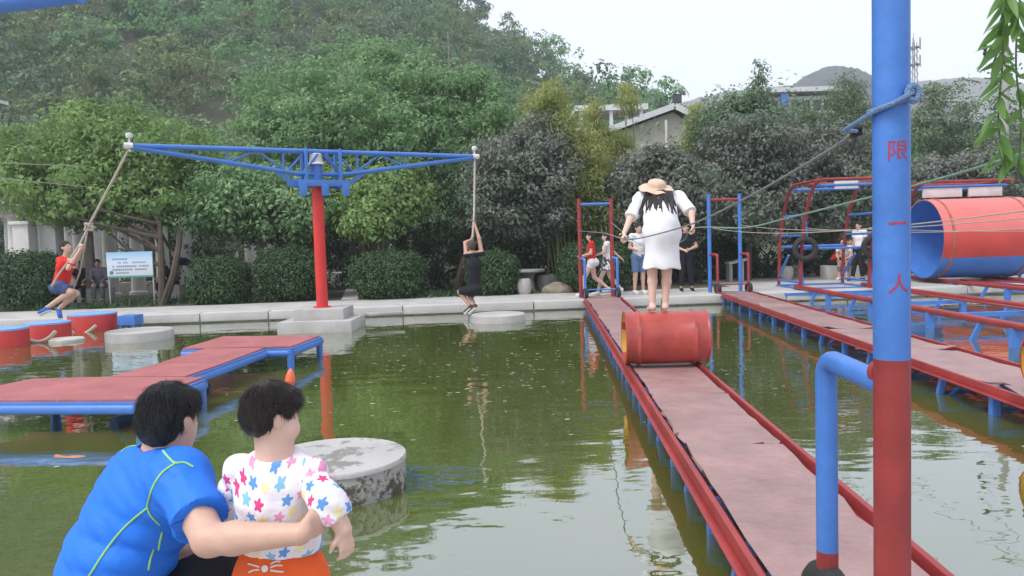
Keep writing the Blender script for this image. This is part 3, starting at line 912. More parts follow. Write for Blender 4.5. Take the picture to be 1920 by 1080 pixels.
# ------------------------------------------------------------------ concrete stepping platforms
def stone(px, py, r_, z1, lab, m=None):
    p = gz(px, py, WZ); p *= V((p[1] + r_ * .98) / p[1], (p[1] + r_ * .98) / p[1], 1)
    m_ = MB(); m_.lathe([(r_ * .99, -.5), (r_, WZ), (r_, z1 - .02), (r_ - .02, z1), (r_ * .5, z1 + .003), (0.001, z1 + .004)], (p[0], p[1], 0), n=48)
    o = m_.build('stepping_platform', m or CONC, loc=(p[0], p[1], WZ), angle=35)
    return tag(o, lab, 'platform', 'round concrete stepping platforms')
stone(935, 607, .545, -.045, 'round low concrete platform in the water under the dangling man')
stone(263, 643, .58, -.02, 'round low concrete platform next to the red drums')
nearst = V(-1.19, 4.98, 0)
WETC = mat('half_wet_concrete', (0.42, 0.405, 0.38), 0.55, 0.12, 1.6, 0.3, 24, col2=(0.21, 0.20, 0.18), thr=0.515)
ALGC = mat('algae_stained_concrete', (0.30, 0.285, 0.255), 0.8, 0.3, 3.0, 0.5, 20, col2=(0.065, 0.06, 0.045), thr=0.50)
t = thing('stepping_platform', (nearst[0], nearst[1], WZ), 'round concrete platform with wet patches close behind the toddler', 'platform', 'round concrete stepping platforms')
m_ = MB(); m_.lathe([(.452, -.5), (.455, WZ), (.457, -.012), (.45, 0.0)], nearst, n=64); m_.build('side_wall', ALGC, t)
m_ = MB(); m_.lathe([(.463, -.022), (.464, .0), (.457, .010), (.2, .014), (0.001, .017)], nearst, n=64); m_.build('top_slab', WETC, t)

# red and blue drums standing in the water
DRUMTOP = mat('pale_blue_paint', (0.20, 0.36, 0.66), 0.5, 0.15, 2.5)
DRUMRED = mat('drum_red_paint', (0.47, 0.03, 0.025), 0.5, 0.2, 2.0, 0.1, 30, col2=(0.2, 0.06, 0.04), thr=0.66)
dr = []
for px, py, r_, z1, lab in [(8, 655, .40, .14, 'red stump drum with blue top, partly beside the roped pair'), (93, 638, .385, .12, 'red stump drum with blue top directly below the swinging boy'), (175, 622, .475, .16, 'widest red stump drum with blue top next to the blue board')]:
    p = gz(px, py, WZ); p *= V((p[1] + r_) / p[1], (p[1] + r_) / p[1], 1)
    t = thing('drum', (p[0], p[1], WZ), lab, 'drum', 'red drums with blue tops in the water')
    MB().lathe([(r_ * .98, -.45), (r_, WZ), (r_, z1 - .035), (r_ * .995, z1 - .03)], (p[0], p[1], 0), n=40).build('drum_wall', DRUMRED, t)
    MB().lathe([(r_ * 1.006, z1 - .036), (r_ * 1.008, z1 - .004), (r_ * .99, z1), (0.001, z1)], (p[0], p[1], 0), n=40).build('drum_lid', DRUMTOP, t)
    dr.append((p, r_))
for pts, d_, lab in [([(48, 634), (58, 639), (74, 641), (88, 636), (97, 629), (104, 621)], 14.15, 'thick slack rope tying the lower two red drums together'), ([(129, 616), (138, 624), (150, 629), (162, 624), (172, 617), (180, 610)], 15.95, 'thick slack rope tying the widest drum to its neighbour')]:
    P3 = spl([at(a, b, d_ + .05 * math.sin(i * 1.1)) for i, (a, b) in enumerate(pts)], 30)
    tag(MB().tube(P3, .036, 9).build('mooring_rope', ROPE, loc=P3[0]), lab, 'rope')
p = gz(125, 643, WZ) * V(1.019, 1, 1)
tag(MB().lathe([(.30, -.25), (.30, -.155), (.28, -.14), (0.001, -.135)], (p[0], p[1] + .28, 0), n=30).build('concrete_footing', PALESTONE, loc=(p[0], p[1] + .28, WZ), angle=35), 'pale round footing half sunk beside the middle red drum', 'footing')
p = gz(237, 619, WZ)
t = thing('blue_board', (p[0], p[1], WZ), 'small blue board platform beside the widest red drum', 'board')
MB().box((p[0], p[1] + .2, .0), (.36, .40, .20)).build('board', BLUE, t, bevel=.008)
for a in (-.13, .13):
    for b in (.05, .35):
        MB().box((p[0] + a, p[1] + b, -.28), (.05, .05, .44)).build('leg', BLUE, t)

# ------------------------------------------------------------------ zigzag red deck on blue frame
DZ = 0.09
t = thing('zigzag_deck', gz(200, 740, WZ), 'zigzag red deck on a blue pipe frame standing in the pool', 'deck')
def plate(px, name='deck_board', lift=None):
    P = polytop([tuple(gz(a, b, DZ)[:2]) for a, b in px])
    v = [(p[0], p[1], DZ - .012) for p in P] + [(p[0], p[1], DZ + .006) for p in P]
    n = len(P)
    f = [tuple(range(n - 1, -1, -1)), tuple(range(n, 2 * n))] + [(i, (i + 1) % n, n + (i + 1) % n, n + i) for i in range(n)]
    o = raw(name, v, f, DECK2, t, sm=False)
    return P
A = [gz(-140, 752, DZ), gz(268, 750, DZ), gz(381, 708, DZ), gz(60, 711, DZ)]
plate([(-140, 752), (268, 750), (381, 708), (206, 707), (60, 711)])
plate([(207, 706.3), (346, 706.5), (420, 681), (300, 681)])
plate([(300.5, 680.5), (420.5, 680.5), (495, 653), (386, 654)])
plate([(342, 654), (547, 650), (601, 629), (419, 631)])
def pipe(a, b, r_=.048, nm='frame_pipe', dz=-.075):
    a = gz(a[0], a[1], DZ); b = gz(b[0], b[1], DZ)
    MB().cyl(a + V(0, 0, dz), b + V(0, 0, dz), r_, n=12).build(nm, BLUE, t)
    m = MB(); m.beam(a + V(0, 0, -.024), b + V(0, 0, -.024), .05, .022); m.build('edge_strip', BLUE, t)
for a, b in [((-140, 753), (268, 751)), ((268, 751), (381, 709)), ((346, 707), (495, 654)), ((342, 654.5), (386, 654.5)), ((495, 653), (547, 651)), ((547, 651), (601, 630)), ((207, 706), (386, 654))]:
    pipe(a, b)
for a, b in [(262, 752), (376, 710), (-120, 752), (544, 651), (598, 630), (350, 654), (425, 632), (100, 711)]:
    p = gz(a, b, DZ)
    m_ = MB(); m_.lathe([(.035, -.55), (.05, -.02), (.055, 0.05)], (p[0], p[1], 0), n=12); m_.build('leg', BLUE, t)
for a, b in [((268, 751), (206, 708))]:
    pa, pb = gz(*a, DZ), gz(*b, DZ)
    MB().beam(pa + V(0, 0, -.06), pb + V(0, 0, -.06), .05, .05).build('cross_beam', BLUE, t)

# ------------------------------------------------------------------ plank bridges
def bridge(a, b, wd, z, label, npan, legs_step, seed, curl, w1=None):
    w1 = w1 or wd
    r0 = np.random.default_rng(seed)
    a = V(a[0], a[1], z); b = V(b[0], b[1], z); L = np.linalg.norm(b - a); d = (b - a) / L; n = V(d[1], -d[0], 0)
    t = thing('plank_bridge', V(*a[:2], WZ), label, 'bridge', 'plank bridges across the pool')
    for q in (-1, 1):
        o = n * q * wd / 2; o2 = n * q * w1 / 2
        m_ = MB(); m_.beam(a + o + V(0, 0, -.015), b + o2 + V(0, 0, -.015), .032, .078)
        m_.beam(a + o - n * q * .035 + V(0, 0, -.052), b + o2 - n * q * .035 + V(0, 0, -.052), .06, .012)
        m_.beam(a + o + n * q * .03 + V(0, 0, -.055), b + o2 + n * q * .03 + V(0, 0, -.055), .05, .012)
        m_.build('side_rail', RED, t, bevel=.006)
    e = np.linspace(0, L, npan + 1) + np.concatenate([[0], r0.normal(size=npan - 1) * .15, [0]])
    for i in range(npan):
        s0, s1 = e[i] + .018, e[i + 1] - .018
        nx, ny = 6, 10
        vv, ff = [], []
        cr = r0.random(4) * curl
        for iz, dz in enumerate((0.0, -.012)):
            for ix in range(nx + 1):
                for iy in range(ny + 1):
                    u, v_ = ix / nx, iy / ny
                    hw = (wd + (w1 - wd) * (s0 + (s1 - s0) * v_) / L) / 2 - .055
                    lift = cr[0] * max(0, 1 - u * 2.2) ** 2 * max(0, 1 - v_ * 4) ** 2 + cr[1] * max(0, u * 2.2 - 1.2) ** 2 * max(0, 1 - v_ * 4) ** 2 + cr[2] * max(0, v_ * 5 - 4) ** 2 * (1 - u)
                    jag = (r0.normal() * .009 if iy in (0, ny) or ix in (0, nx) else 0)
                    p = a + d * (s0 + (s1 - s0) * v_ + (jag if iy in (0, ny) else 0)) + n * (-hw + 2 * hw * u + (jag if ix in (0, nx) else 0))
                    vv.append(p + V(0, 0, dz + lift - .002 * math.sin(u * 3.14)))
        K = (nx + 1) * (ny + 1)
        for ix in range(nx):
            for iy in range(ny):
                q = ix * (ny + 1) + iy
                ff.append((q, q + ny + 1, q + ny + 2, q + 1)); ff.append((K + q, K + q + 1, K + q + ny + 2, K + q + ny + 1))
        ring = [ix * (ny + 1) for ix in range(nx + 1)] + [nx * (ny + 1) + iy for iy in range(1, ny + 1)] + [ix * (ny + 1) + ny for ix in range(nx - 1, -1, -1)] + [iy for iy in range(ny - 1, 0, -1)]
        for k in range(len(ring)):
            p_, q_ = ring[k], ring[(k + 1) % len(ring)]
            ff.append((p_, K + p_, K + q_, q_))
        raw('deck_board', vv, ff, DECK, t, sm=True, angle=30)
    s = 0.5; k = 0
    while s < L - .1:
        c = a + d * s; ww = wd + (w1 - wd) * s / L
        MB().beam(c - n * (ww / 2 - .02) + V(0, 0, -.075), c + n * (ww / 2 - .02) + V(0, 0, -.075), .05, .05).build('cross_beam', BLUE, t)
        for q in (-1, 1):
            p = c + n * q * (ww / 2 - .05)
            if k % 2 == 0:
                MB().beam(p + V(0, 0, -.06), p + V(0, 0, -.75), .07, .07, d).build('leg', BLUE, t, bevel=.006)
            else:
                MB().beam(p + V(0, 0, -.06), p + n * q * .04 + d * .16 + V(0, 0, -.62), .055, .055, d).build('leg', BLUE, t, bevel=.006)
                MB().cyl(p + V(0, 0, -.30), p - n * q * .25 + V(0, 0, -.08), .018, n=8).build('strut', BLUE, t)
        s += legs_step; k += 1
    return t, a, b, d, n
B1 = bridge((1.235, 2.25), (2.13, 18.45), .69, .035, 'worn red plank bridge on which the barrel and woman balance', 7, .62, 3, .035, .84)
B2 = bridge((4.03, 2.3), (5.40, 18.95), .80, .035, 'worn red plank bridge leading to the blue gate posts', 8, .9, 5, .06)
D1, N1 = B1[3], B1[4]
def on1(y, side=0.0, z=.035):
    return B1[1] + D1 * ((y - B1[1][1]) / D1[1]) + N1 * side + V(0, 0, z - .035)

# gates at the bridge ends
def tyre(mb, c, R, r_, axis):
    x, y, d = frame_of(axis); n = 14
    prof = []
    for i in range(n):
        tt = 2 * math.pi * i / n
        prof.append((R + r_ * 1.0 * math.cos(tt) * (1 if math.cos(tt) > 0 else .9), r_ * .9 * math.sin(tt)))
    mb.lathe(prof, c, axis, 36, closed=True)
    return mb
def gate(pl, pr, d, tall_top, top_mat, low_mat, s_mat_top, s_mat_low, split, bar_mat, label, toward, lowbar=True, bar=True, near=False):
    """pl, pr: post feet; toward: unit vector from tall post to its short post"""
    t = thing('bridge_gate', (pl + pr) / 2, label, 'gate')
    for p in (pl, pr):
        MB().cyl(p + V(0, 0, -.02), p + V(0, 0, split), .048, n=24).build('post', low_mat, t)
        MB().cyl(p + V(0, 0, split), p + V(0, 0, tall_top), .0478, n=24).build('post', top_mat, t)
        s = p + toward
        MB().cyl(s + V(0, 0, -.02), s + V(0, 0, .31), .0342, n=20).build('short_post', s_mat_low, t)
        m_ = MB(); h_ = .955
        m_.tube([s + V(0, 0, .31), s + V(0, 0, h_ - .06)] + [s + toward / np.linalg.norm(toward) * -.05 * (1 - math.cos(a)) + V(0, 0, h_ - .06 + .05 * math.sin(a)) for a in np.linspace(.3, 1.57, 5)] + [p + V(0, 0, h_ - (.036 if near else 0))], .034, 16)
        m_.build('hand_rail', s_mat_top, t)
        MB().cyl(p + V(0, 0, h_) + toward * .10, p + V(0, 0, h_) + toward * .17, .0375, n=16).build('rail_collar', low_mat, t)
        # half tyre lashed to the short post
        m_ = MB(); tyre(m_, s + V(0, 0, .12), .10, .05, np.array([toward[1], -toward[0], 0])); m_.build('tyre_guard', RUBBER, t)
    if bar:
        MB().cyl(pl + V(0, 0, tall_top - .13), pr + V(0, 0, tall_top - .13), .034, n=14).build('cross_bar', bar_mat, t)
    if lowbar:
        MB().cyl(pl + toward + V(0, 0, .22), pr + toward + V(0, 0, .22), .018, n=10).build('low_bar', bar_mat, t)
    return t
g1l, g1r = V(1.66, 18.6, .0), V(2.43, 18.62, .0)
gate(g1l, g1r, D1, 2.38, RED, RED, BLUE, BLUE, .6, BLUE, 'red gate posts with blue bars at the far end of the bridge', -D1 * .36 + N1 * .09)
g2l, g2r = V(4.90, 19.1, .0), V(5.66, 19.12, .0)
gate(g2l, g2r, B2[3], 2.42, BLUE, BLUE, RED, RED, .6, RED, 'blue gate posts with a red crossbar at the far end of the bridge', -B2[3] * .36 + B2[4] * .12)
n1l = at(1672, 700, 2.13); n1l[2] = 0; n1r = n1l + N1 * .86
sp = at(1549, 700, 2.50); sp[2] = 0
NG = gate(n1l, n1r, D1, 2.40, BLUEP, REDP, BLUEP, REDP, None or (at(1675, 672, 2.13)[2]), BLUE, 'blue and red gate pole with painted characters and handrail at the near bridge end', sp - n1l, lowbar=False, near=True)
# painted characters on the near pole: strokes on the curved surface
PR = mat('stencil_red', (0.36, 0.035, 0.06), 0.6, 0.3, 60, col2=(0.10, 0.14, 0.36), thr=0.60)
def stroke_char(strokes, cpx, cpy, size, parent, name):
    """strokes in a unit box (x right, y down), wrapped round the pole"""
    c = at(cpx, cpy, 2.13 - .048)
    R = .0484
    ang0 = math.asin(max(-1, min(1, (c[0] - n1l[0]) / R)))
    vdir = math.atan2(n1l[0], n1l[1])
    vv, ff = [], []
    for st in strokes:
        w_ = st[0]; pts = np.array(st[1], float)
        dense = []
        for i in range(len(pts) - 1):
            for k in range(6):
                dense.append(pts[i] + (pts[i + 1] - pts[i]) * k / 6)
        dense.append(pts[-1])
        k0 = len(vv)
        for i, p in enumerate(dense):
            dd = np.array(dense[min(i + 1, len(dense) - 1)]) - np.array(dense[max(i - 1, 0)]); dd /= np.linalg.norm(dd) + 1e-9
            nn = np.array([-dd[1], dd[0]])
            for q in (-1, 1):
                u = p + nn * q * w_ / 2
                a = ang0 + (u[0] - .5) * size / R
                vv.append((n1l[0] + R * math.sin(a), n1l[1] - R * math.cos(a), c[2] + (.5 - u[1]) * size))
        for i in range(len(dense) - 1):
            ff.append((k0 + 2 * i, k0 + 2 * i + 1, k0 + 2 * i + 3, k0 + 2 * i + 2))
    return raw(name, vv, ff, PR, parent, sm=False)
XIAN = [(.10, [(.10, .06), (.10, 1.0)]), (.08, [(.10, .09), (.36, .09), (.22, .36), (.36, .58), (.30, .72), (.18, .70)]),
        (.09, [(.50, .08), (.50, .92), (.66, .82)]), (.08, [(.50, .09), (.90, .09), (.90, .46), (.50, .46)]), (.07, [(.50, .27), (.90, .27)]),
        (.08, [(.62, .48), (.76, .74), (1.0, .96)]), (.08, [(.92, .54), (.74, .68)])]
YI = [(.13, [(.02, .5), (.98, .46)])]
REN = [(.11, [(.52, .02), (.50, .36), (.34, .72), (.04, .98)]), (.11, [(.52, .40), (.68, .74), (.98, .94)])]
stroke_char(XIAN, 1684, 281, .055, NG, 'painted_character')
stroke_char(YI, 1684, 419, .050, NG, 'painted_character')
stroke_char(REN, 1686, 531, .055, NG, 'painted_character')

# blue pipe boom overhead at the left edge, on a post outside the picture
t = thing('boom_post', V(-2.75, 2.2, 0), 'blue overhead pipe boom reaching in at the top left', 'boom')
MB().cyl(V(-2.75, 2.2, 0), V(-2.75, 2.2, 2.2), .05, n=16).build('post', BLUE, t)
MB().cyl(at(-420, 62, 2.2), at(150, -13, 1.9), .024, n=14).build('boom', BLUE, t)

# ------------------------------------------------------------------ barrel on the first bridge
def barrel(y, r_, hw, label, zoff=.045, cat='barrel', side=0.03, br=None, inner=(0.62, 0.36, 0.05)):
    br = br or B1
    c = br[1] + br[3] * ((y - br[1][1]) / br[3][1]) + br[4] * side; c[2] = zoff + r_ + .012
    ax = V(1, -.045, 0) / np.linalg.norm(V(1, -.045, 0))
    t = thing('barrel', c - V(0, 0, r_), label, cat)
    BRL = mat('barrel_red', (0.40, 0.062, 0.048), 0.36, 0.32, 3.4, 0.15, 12, col2=(0.15, 0.085, 0.055), thr=0.60)
    prof = [(r_ * .97, -hw), (r_ * 1.0, -hw + .006), (r_ * 1.0, -hw + .02), (r_ * .975, -hw + .03), (r_ * .97, -hw * .72)]
    for s in (-.66, .66):
        prof += [(r_ * .97, hw * (s - .06)), (r_ * .98, hw * (s - .045)), (r_ * 1.035, hw * (s - .015)), (r_ * 1.035, hw * (s + .015)), (r_ * .98, hw * (s + .045)), (r_ * .97, hw * (s + .06))]
    prof += [(r_ * .97, hw * .95), (r_ * .975, hw - .03), (r_ * 1.0, hw - .02), (r_ * 1.0, hw - .006), (r_ * .97, hw)]
    m_ = MB(); m_.lathe(prof + [(r_ * .945, hw), (r_ * .945, hw * .3), (r_ * .945, -hw * .3), (r_ * .945, -hw)], c, ax, 56, closed=True)
    vv = np.array(m_.v); rel = vv - c; den = .007 * np.sin(rel[:, 0] * 11 + 1) * np.sin(rel[:, 2] * 9 + rel[:, 1] * 7) + .004 * np.sin(rel[:, 0] * 23 + rel[:, 2] * 19)
    perp = rel - np.outer(rel @ ax, ax); m_.v = list(vv + perp / np.linalg.norm(perp, axis=1)[:, None] * den[:, None])
    o = m_.build('barrel_shell', BRL, t, angle=50)
    m_ = MB(); m_.lathe([(r_ * .94, -hw + .004), (r_ * .94, hw - .004)], c, ax, 48)
    m_.f = [f for f in m_.f if len(f) == 4]
    m_.build('barrel_lining', mat('barrel_yellow_inside', inner, 0.55, 0.25, 3, col2=(0.2, 0.1, 0.03), thr=0.62), t)
    return t, c
BAR, BC = barrel(8.05, .278, .43, 'red dented barrel with yellow inside lying across the bridge')
barrel(5.8, .275, .455, 'red barrel with yellow inside on the bridge to the blue gate', br=B2, side=.13)

# ------------------------------------------------------------------ roller-drum course on the right
t = thing('roller_track', (9.2, 14, WZ), 'red rail track with blue legs and cross beams over the water', 'track')
def rail(a, b, r_, nm='rail', m=RED):
    MB().cyl(a, b, r_, n=12).build(nm, m, t)
RD = V(.055, 1, 0); RD /= np.linalg.norm(RD)
def rp(x, y, z=.08):
    return V(x + .055 * (y - 14), y, z)
for x, y0, y1, r_ in [(6.80, 4.5, 19.3, .055), (8.55, 6, 19.5, .05), (8.25, 6, 18.5, .022), (10.75, 10, 22.0, .05), (12.45, 12, 22.2, .05), (11.3, 12, 20, .02), (11.85, 12, 20, .02)]:
    rail(rp(x, y0), rp(x, y1), r_)
for y in np.arange(5.5, 19.4, 2.3):
    for x0, x1 in ((6.8, 8.55), (10.75, 12.45)):
        if y < 10 and x0 > 9: continue
        MB().beam(rp(x0, y, .0), rp(x1, y, .0), .09, .07).build('cross_beam', BLUE, t)
        for x in (x0, x1):
            MB().beam(rp(x, y, .05), rp(x, y, -.7), .10, .10, RD).build('leg', BLUE, t)
            MB().beam(rp(x, y + .8, .05), rp(x - .10, y + .86, -.22), .06, .06, RD).build('brace', BLUE, t)
            MB().beam(rp(x - .10, y + .86, -.20), rp(x + .04, y + .9, -.5), .06, .06, RD).build('brace', BLUE, t)
MB().beam(V(6.0, 18.25, -.03), V(8.9, 18.4, -.03), .12, .07).build('edge_beam', BLUE, t)

# big roller drum
c = V(12.02, 20.3, 1.16); ax = V(1, 0.0, 0); r_, hw = 1.03, 1.22
t = thing('roller_drum', c - V(0, 0, r_), 'huge hollow roller drum, red above and blue below and inside', 'roller drum')
def half_shell(a0, a1, R, m, nm, h0=-hw, h1=hw, th=.02, n=40):
    vv, ff = [], []
    A_ = np.linspace(a0, a1, n)
    for h_ in (h0, h1):
        for R_ in (R, R - th):
            for a in A_:
                vv.append(c + V(h_, R_ * math.cos(a), R_ * math.sin(a)))
    for i in range(n - 1):
        ff += [(i, i + 1, 2 * n + i + 1, 2 * n + i), (n + i + 1, n + i, 3 * n + i, 3 * n + i + 1), (i + 1, i, n + i, n + i + 1), (2 * n + i, 2 * n + i + 1, 3 * n + i + 1, 3 * n + i)]
    raw(nm, vv, ff, m, t)
RDR = mat('roller_red_paint', (0.50, 0.05, 0.04), 0.40, 0.15, 1.6, 0.1, 12)
RDP = mat('roller_faded_red_paint', (0.62, 0.15, 0.13), 0.34, 0.1, 1.6, 0.1, 12)
A0 = math.radians(208)
half_shell(A0, A0 + math.radians(128), r_, BLUE, 'blue_shell')
half_shell(A0 + math.radians(128), A0 + math.radians(322), r_, RDP, 'faded_red_shell', n=60)
half_shell(A0 + math.radians(322), A0 + math.radians(360), r_, RDR, 'red_shell', n=16)
half_shell(0, math.radians(360), r_ - .024, BLUE, 'blue_lining', -hw + .003, hw - .003, .008, 64)
for h_ in (-hw * .80, hw * .80):
    m_ = MB(); m_.lathe([(r_ + .002, h_ - .03), (r_ + .022, h_ - .02), (r_ + .022, h_ + .02), (r_ + .002, h_ + .03)], c, ax, 64, closed=True)
    m_.build('rim_band', mat('rim_band_paint', (0.36, 0.11, 0.06), 0.5, 0.3, 5), t)

# start frames with curved posts and hanging tyres
def start_frame(x0, x1, y0, y1, z1, label, post_m, tyres, panel=None, px_=None):
    t = thing('climbing_frame', V((x0 + x1) / 2, (y0 + y1) / 2, 0), label, 'climbing frame')
    def off(z):
        return float(np.interp(z, [0, .9, 1.5, 2.05, z1 - .28, z1 - .13, z1 - .04, z1], [0, .08, .24, .52, .72, .92, 1.12, 1.35]))
    def post(x, y, fwd):
        pts = [V(x, y - off(z), z) for z in (0, .5, .9, 1.3, 1.7, 2.05, z1 - .28, z1 - .13, z1 - .04)] + [V(x, y - fwd, z1)]
        MB().tube(pts, .042, 12).build('post', post_m, t)
        return pts[-1]
    tip = {}
    for i, x in enumerate((x0, x1)):
        for j, y in enumerate((y0, y1)):
            tip[i, j] = post(x, y, 1.35)
    for j in (0, 1):
        MB().cyl(tip[0, j], tip[1, j], .036, n=12).build('top_bar', RED if post_m is RED else BLUE, t)
        MB().cyl(tip[0, j] + V(0, .25, -.12), tip[1, j] + V(0, .25, -.12), .036, n=12).build('top_bar', BLUE, t)
    for i, x in enumerate((x0, x1)):
        MB().cyl(tip[i, 0], tip[i, 1], .036, n=12).build('top_bar', RED, t)
        for z in (.18, 1.35, 1.85):
            MB().cyl(V(x, y0 - off(z), z), V(x, y1 - off(z), z), .03, n=10).build('side_bar', BLUE, t)
        MB().cyl(V(x, y1, .25), V(x, (y0 + y1) / 2, .85), .03, n=10).build('brace', BLUE, t)
        MB().cyl(V(x, y0 - off(1.75), 1.75), V(x + .12, y0 - off(1.18), 1.18), .035, n=10).build('brace', BLUE, t)
        MB().cyl(V(x, y0, .75), V(x + .07, y0 - .02, .0), .035, n=10).build('brace', BLUE, t)
        MB().beam(V(x, y0 - .1, .02), V(x, y1 + .1, .02), .1, .05).build('foot_beam', BLUE, t)
    MB().cyl(V(x0, y1 - off(1.06), 1.06), V(x1, y1 - off(1.06), 1.06), .04, n=10).build('mid_bar', BLUE, t)
    MB().cyl(V(x0, y0 - off(1.02), 1.02), V(x1, y0 - off(1.02), 1.02), .03, n=10).build('mid_bar', BLUE, t)
    MB().beam(V(x0, y1, .03), V(x1, y1, .03), .08, .05).build('foot_beam', BLUE, t)
    for k, (x, z) in enumerate(tyres):
        tt = thing('tyre', V(x, y0 - .16, z - .30), ['black tyre lashed to the left posts of the red climbing frame', 'black tyre lashed to the right posts of the red climbing frame'][k], 'tyre')
        m_ = MB(); tyre(m_, V(x, y0 - .21, z), .235, .075, V(.25, 1, 0)); m_.build('tread', RUBBER, tt)
    for a in (panel or []):
        MB().box(a[0], a[1]).build('white_panel', CAPW, t, bevel=.006)
start_frame(7.17, 8.88, 19.2, 20.75, 2.62, 'red climbing frame with curved posts and two hanging tyres', RED, [(7.22, 1.02), (8.92, 1.02)], [(V(7.85, 18.10, 2.50), V(.55, .04, .18))])
start_frame(11.0, 13.35, 21.9, 23.3, 2.66, 'blue-topped climbing frame standing behind the roller drum', RED, [], [(V(11.6, 20.82, 2.40), V(1.05, .05, .28)), (V(12.75, 20.82, 2.40), V(.9, .05, .28))])
t = thing('blue_railing', V(14.2, 21.2, 0), 'blue pipe railing at the far end of the roller drum', 'railing')
for x in (13.95, 14.6, 15.3):
    MB().cyl(V(x, 21.2, 0), V(x, 21.2, 2.05), .04, n=10).build('post', BLUE, t)
for z in (1.98, 1.3):
    MB().cyl(V(13.9, 21.2, z), V(15.4, 21.2, z), .04, n=10).build('rail', BLUE, t)

# ------------------------------------------------------------------ ropes along the bridges
TIE = n1l + V(0, 0, at(1690, 195, 2.13)[2])
HL, HR = at(1166, 447, 8.0), at(1301, 428, 8.05)
ra = thing('hand_rope', TIE, 'grey hand rope knotted round the painted pole, running to the woman', 'rope')
k1 = at(1606, 246, 2.55)
MB().tube(spl([k1, at(1540, 291, 3.1), at(1400, 371, 4.6), at(1310, 415, 6.2), at(1240, 437, 7.3), at(1190, 448, 7.8), HL, at(1130, 437, 12.5), g1l + V(0, 0, 1.62)], 80), .0070, 8).build('rope_line', ROPEGREY, ra)
BLUEROPE = mat('blue_grey_rope', (0.16, 0.27, 0.45), 0.75, 0.2, 30, 0.8, 160)
m_ = MB()
ring = [TIE + V(.056 * math.sin(a), -.056 * math.cos(a), .018 * math.sin(a)) for a in np.linspace(-1.2, 2 * math.pi - 1.2, 30)]
m_.tube(ring, .0075, 8)
m_.tube([TIE + V(.03, -.056, .02), TIE + V(.005, -.068, .008), TIE + V(-.03, -.06, -.01), TIE + V(-.057, -.02, -.022), TIE + V(-.075, .12, -.05), k1], .007, 8)
m_.tube([TIE + V(.03 + .015 * math.cos(a), -.058, .018 + .02 * math.sin(a)) for a in np.linspace(0, 6.28, 12)], .009, 8)
m_.build('rope_knot', BLUEROPE, ra)
m_ = MB(); m_.tube([k1 + V(a, b, e) for a, b, e in ((.015, -.01, .01), (-.012, 0, .012), (-.01, .01, -.012), (.012, .0, -.008), (0, 0, .016))], .012, 8); m_.tube([k1, k1 + V(-.01, 0, -.04), k1 + V(-.03, 0, -.075)], .005, 6)
m_.build('splice', RUBBER, ra)
TIE2 = n1r + V(0, 0, 1.72)
rb = MB().tube(spl([TIE2, at(1905, 292, 2.9), at(1700, 352, 4.2), at(1480, 408, 6.0), at(1395, 427, 7.0), HR, at(1272, 455, 8.9), at(1200, 458, 12), g1r + V(0, 0, 1.80)], 80), .0070, 8).build('hand_rope', ROPEGREEN, loc=TIE2)
tag(rb, 'green hand rope held in the right hand of the woman', 'rope')
for (pa, za, xb, lab) in [(g2l, 1.62, 3.55, 'thin pale rope tied to the left blue gate post'), (g2r, 1.66, 4.45, 'thin pale rope tied to the right blue gate post')]:
    a = pa + V(0, 0, za); b = V(xb, 2.2, 1.66)
    tag(MB().tube(catenary(a, b, .25, 30), .0065, 6).build('guide_rope', ROPE, loc=a), lab, 'rope')
for (xa, za, xb, lab) in [(7.2, 1.55, 6.4, 'thin pale rope from the left side of the red climbing frame'), (8.9, 1.5, 8.1, 'thin pale rope from the right side of the red climbing frame')]:
    a = V(xa, 19.2, za); b = V(xb, 2.2, 1.7)
    tag(MB().tube(catenary(a, b, .28, 30), .006, 6).build('guide_rope', ROPE, loc=a), lab, 'rope')
for a, b, lab in [(at(-120, 297, 16), at(170, 311, 21.5), 'upper thin wire running into the maple crown'), (at(-120, 318, 16), at(190, 352, 21.5), 'lower thin wire running into the maple crown')]:
    tag(MB().tube(catenary(a, b, .03, 12), .011, 6).build('wire', ROPE, loc=a), lab, 'wire')

# ------------------------------------------------------------------ far side furniture
t = thing('information_sign', gz(246, 573, 0), 'white and pale blue information board on two thin posts', 'sign')
d = t.location[1]
TL, TR, BL, BRr = at(199, 473, d), at(285, 472, d), at(203, 521, d), at(287, 519, d)
SIGN = bpy.data.materials.new('sign_print'); SIGN.use_nodes = True
n, l = SIGN.node_tree.nodes, SIGN.node_tree.links
tc = n.new('ShaderNodeTexCoord'); sp_ = n.new('ShaderNodeSeparateXYZ'); l.new(tc.outputs['Generated'], sp_.inputs[0])
rp_ = n.new('ShaderNodeValToRGB'); e = rp_.color_ramp.elements
e[0].position, e[0].color = 0.0, (0.10, 0.33, 0.22, 1); e[1].position, e[1].color = 1.0, (0.24, 0.43, 0.60, 1)
for p_, c_ in ((.06, (.12, .36, .25, 1)), (.09, (.62, .68, .70, 1)), (.6, (.60, .66, .72, 1)), (.8, (.42, .56, .68, 1))):
    q = e.new(p_); q.color = c_
l.new(sp_.outputs['Z'], rp_.inputs[0]); l.new(rp_.outputs[0], n['Principled BSDF'].inputs['Base Color']); n['Principled BSDF'].inputs['Roughness'].default_value = .45
cx = (TL + TR + BL + BRr) / 4; wS, hS = np.linalg.norm(TR - TL), np.linalg.norm(TL - BL)
MB().box(cx, (wS, .03, hS)).build('board', SIGN, t, bevel=.004)
for s in (-1, 1):
    MB().cyl(V(cx[0] + s * (wS / 2 - .02), d + .035, -.02), V(cx[0] + s * (wS / 2 - .02), d + .035, cx[2] + hS / 2 + .01), .022, n=10).build('post', METALGREY, t)
INK = mat('sign_ink', (0.10, 0.12, 0.22), 0.7); INK2 = mat('sign_blue_ink', (0.10, 0.22, 0.38), 0.7)
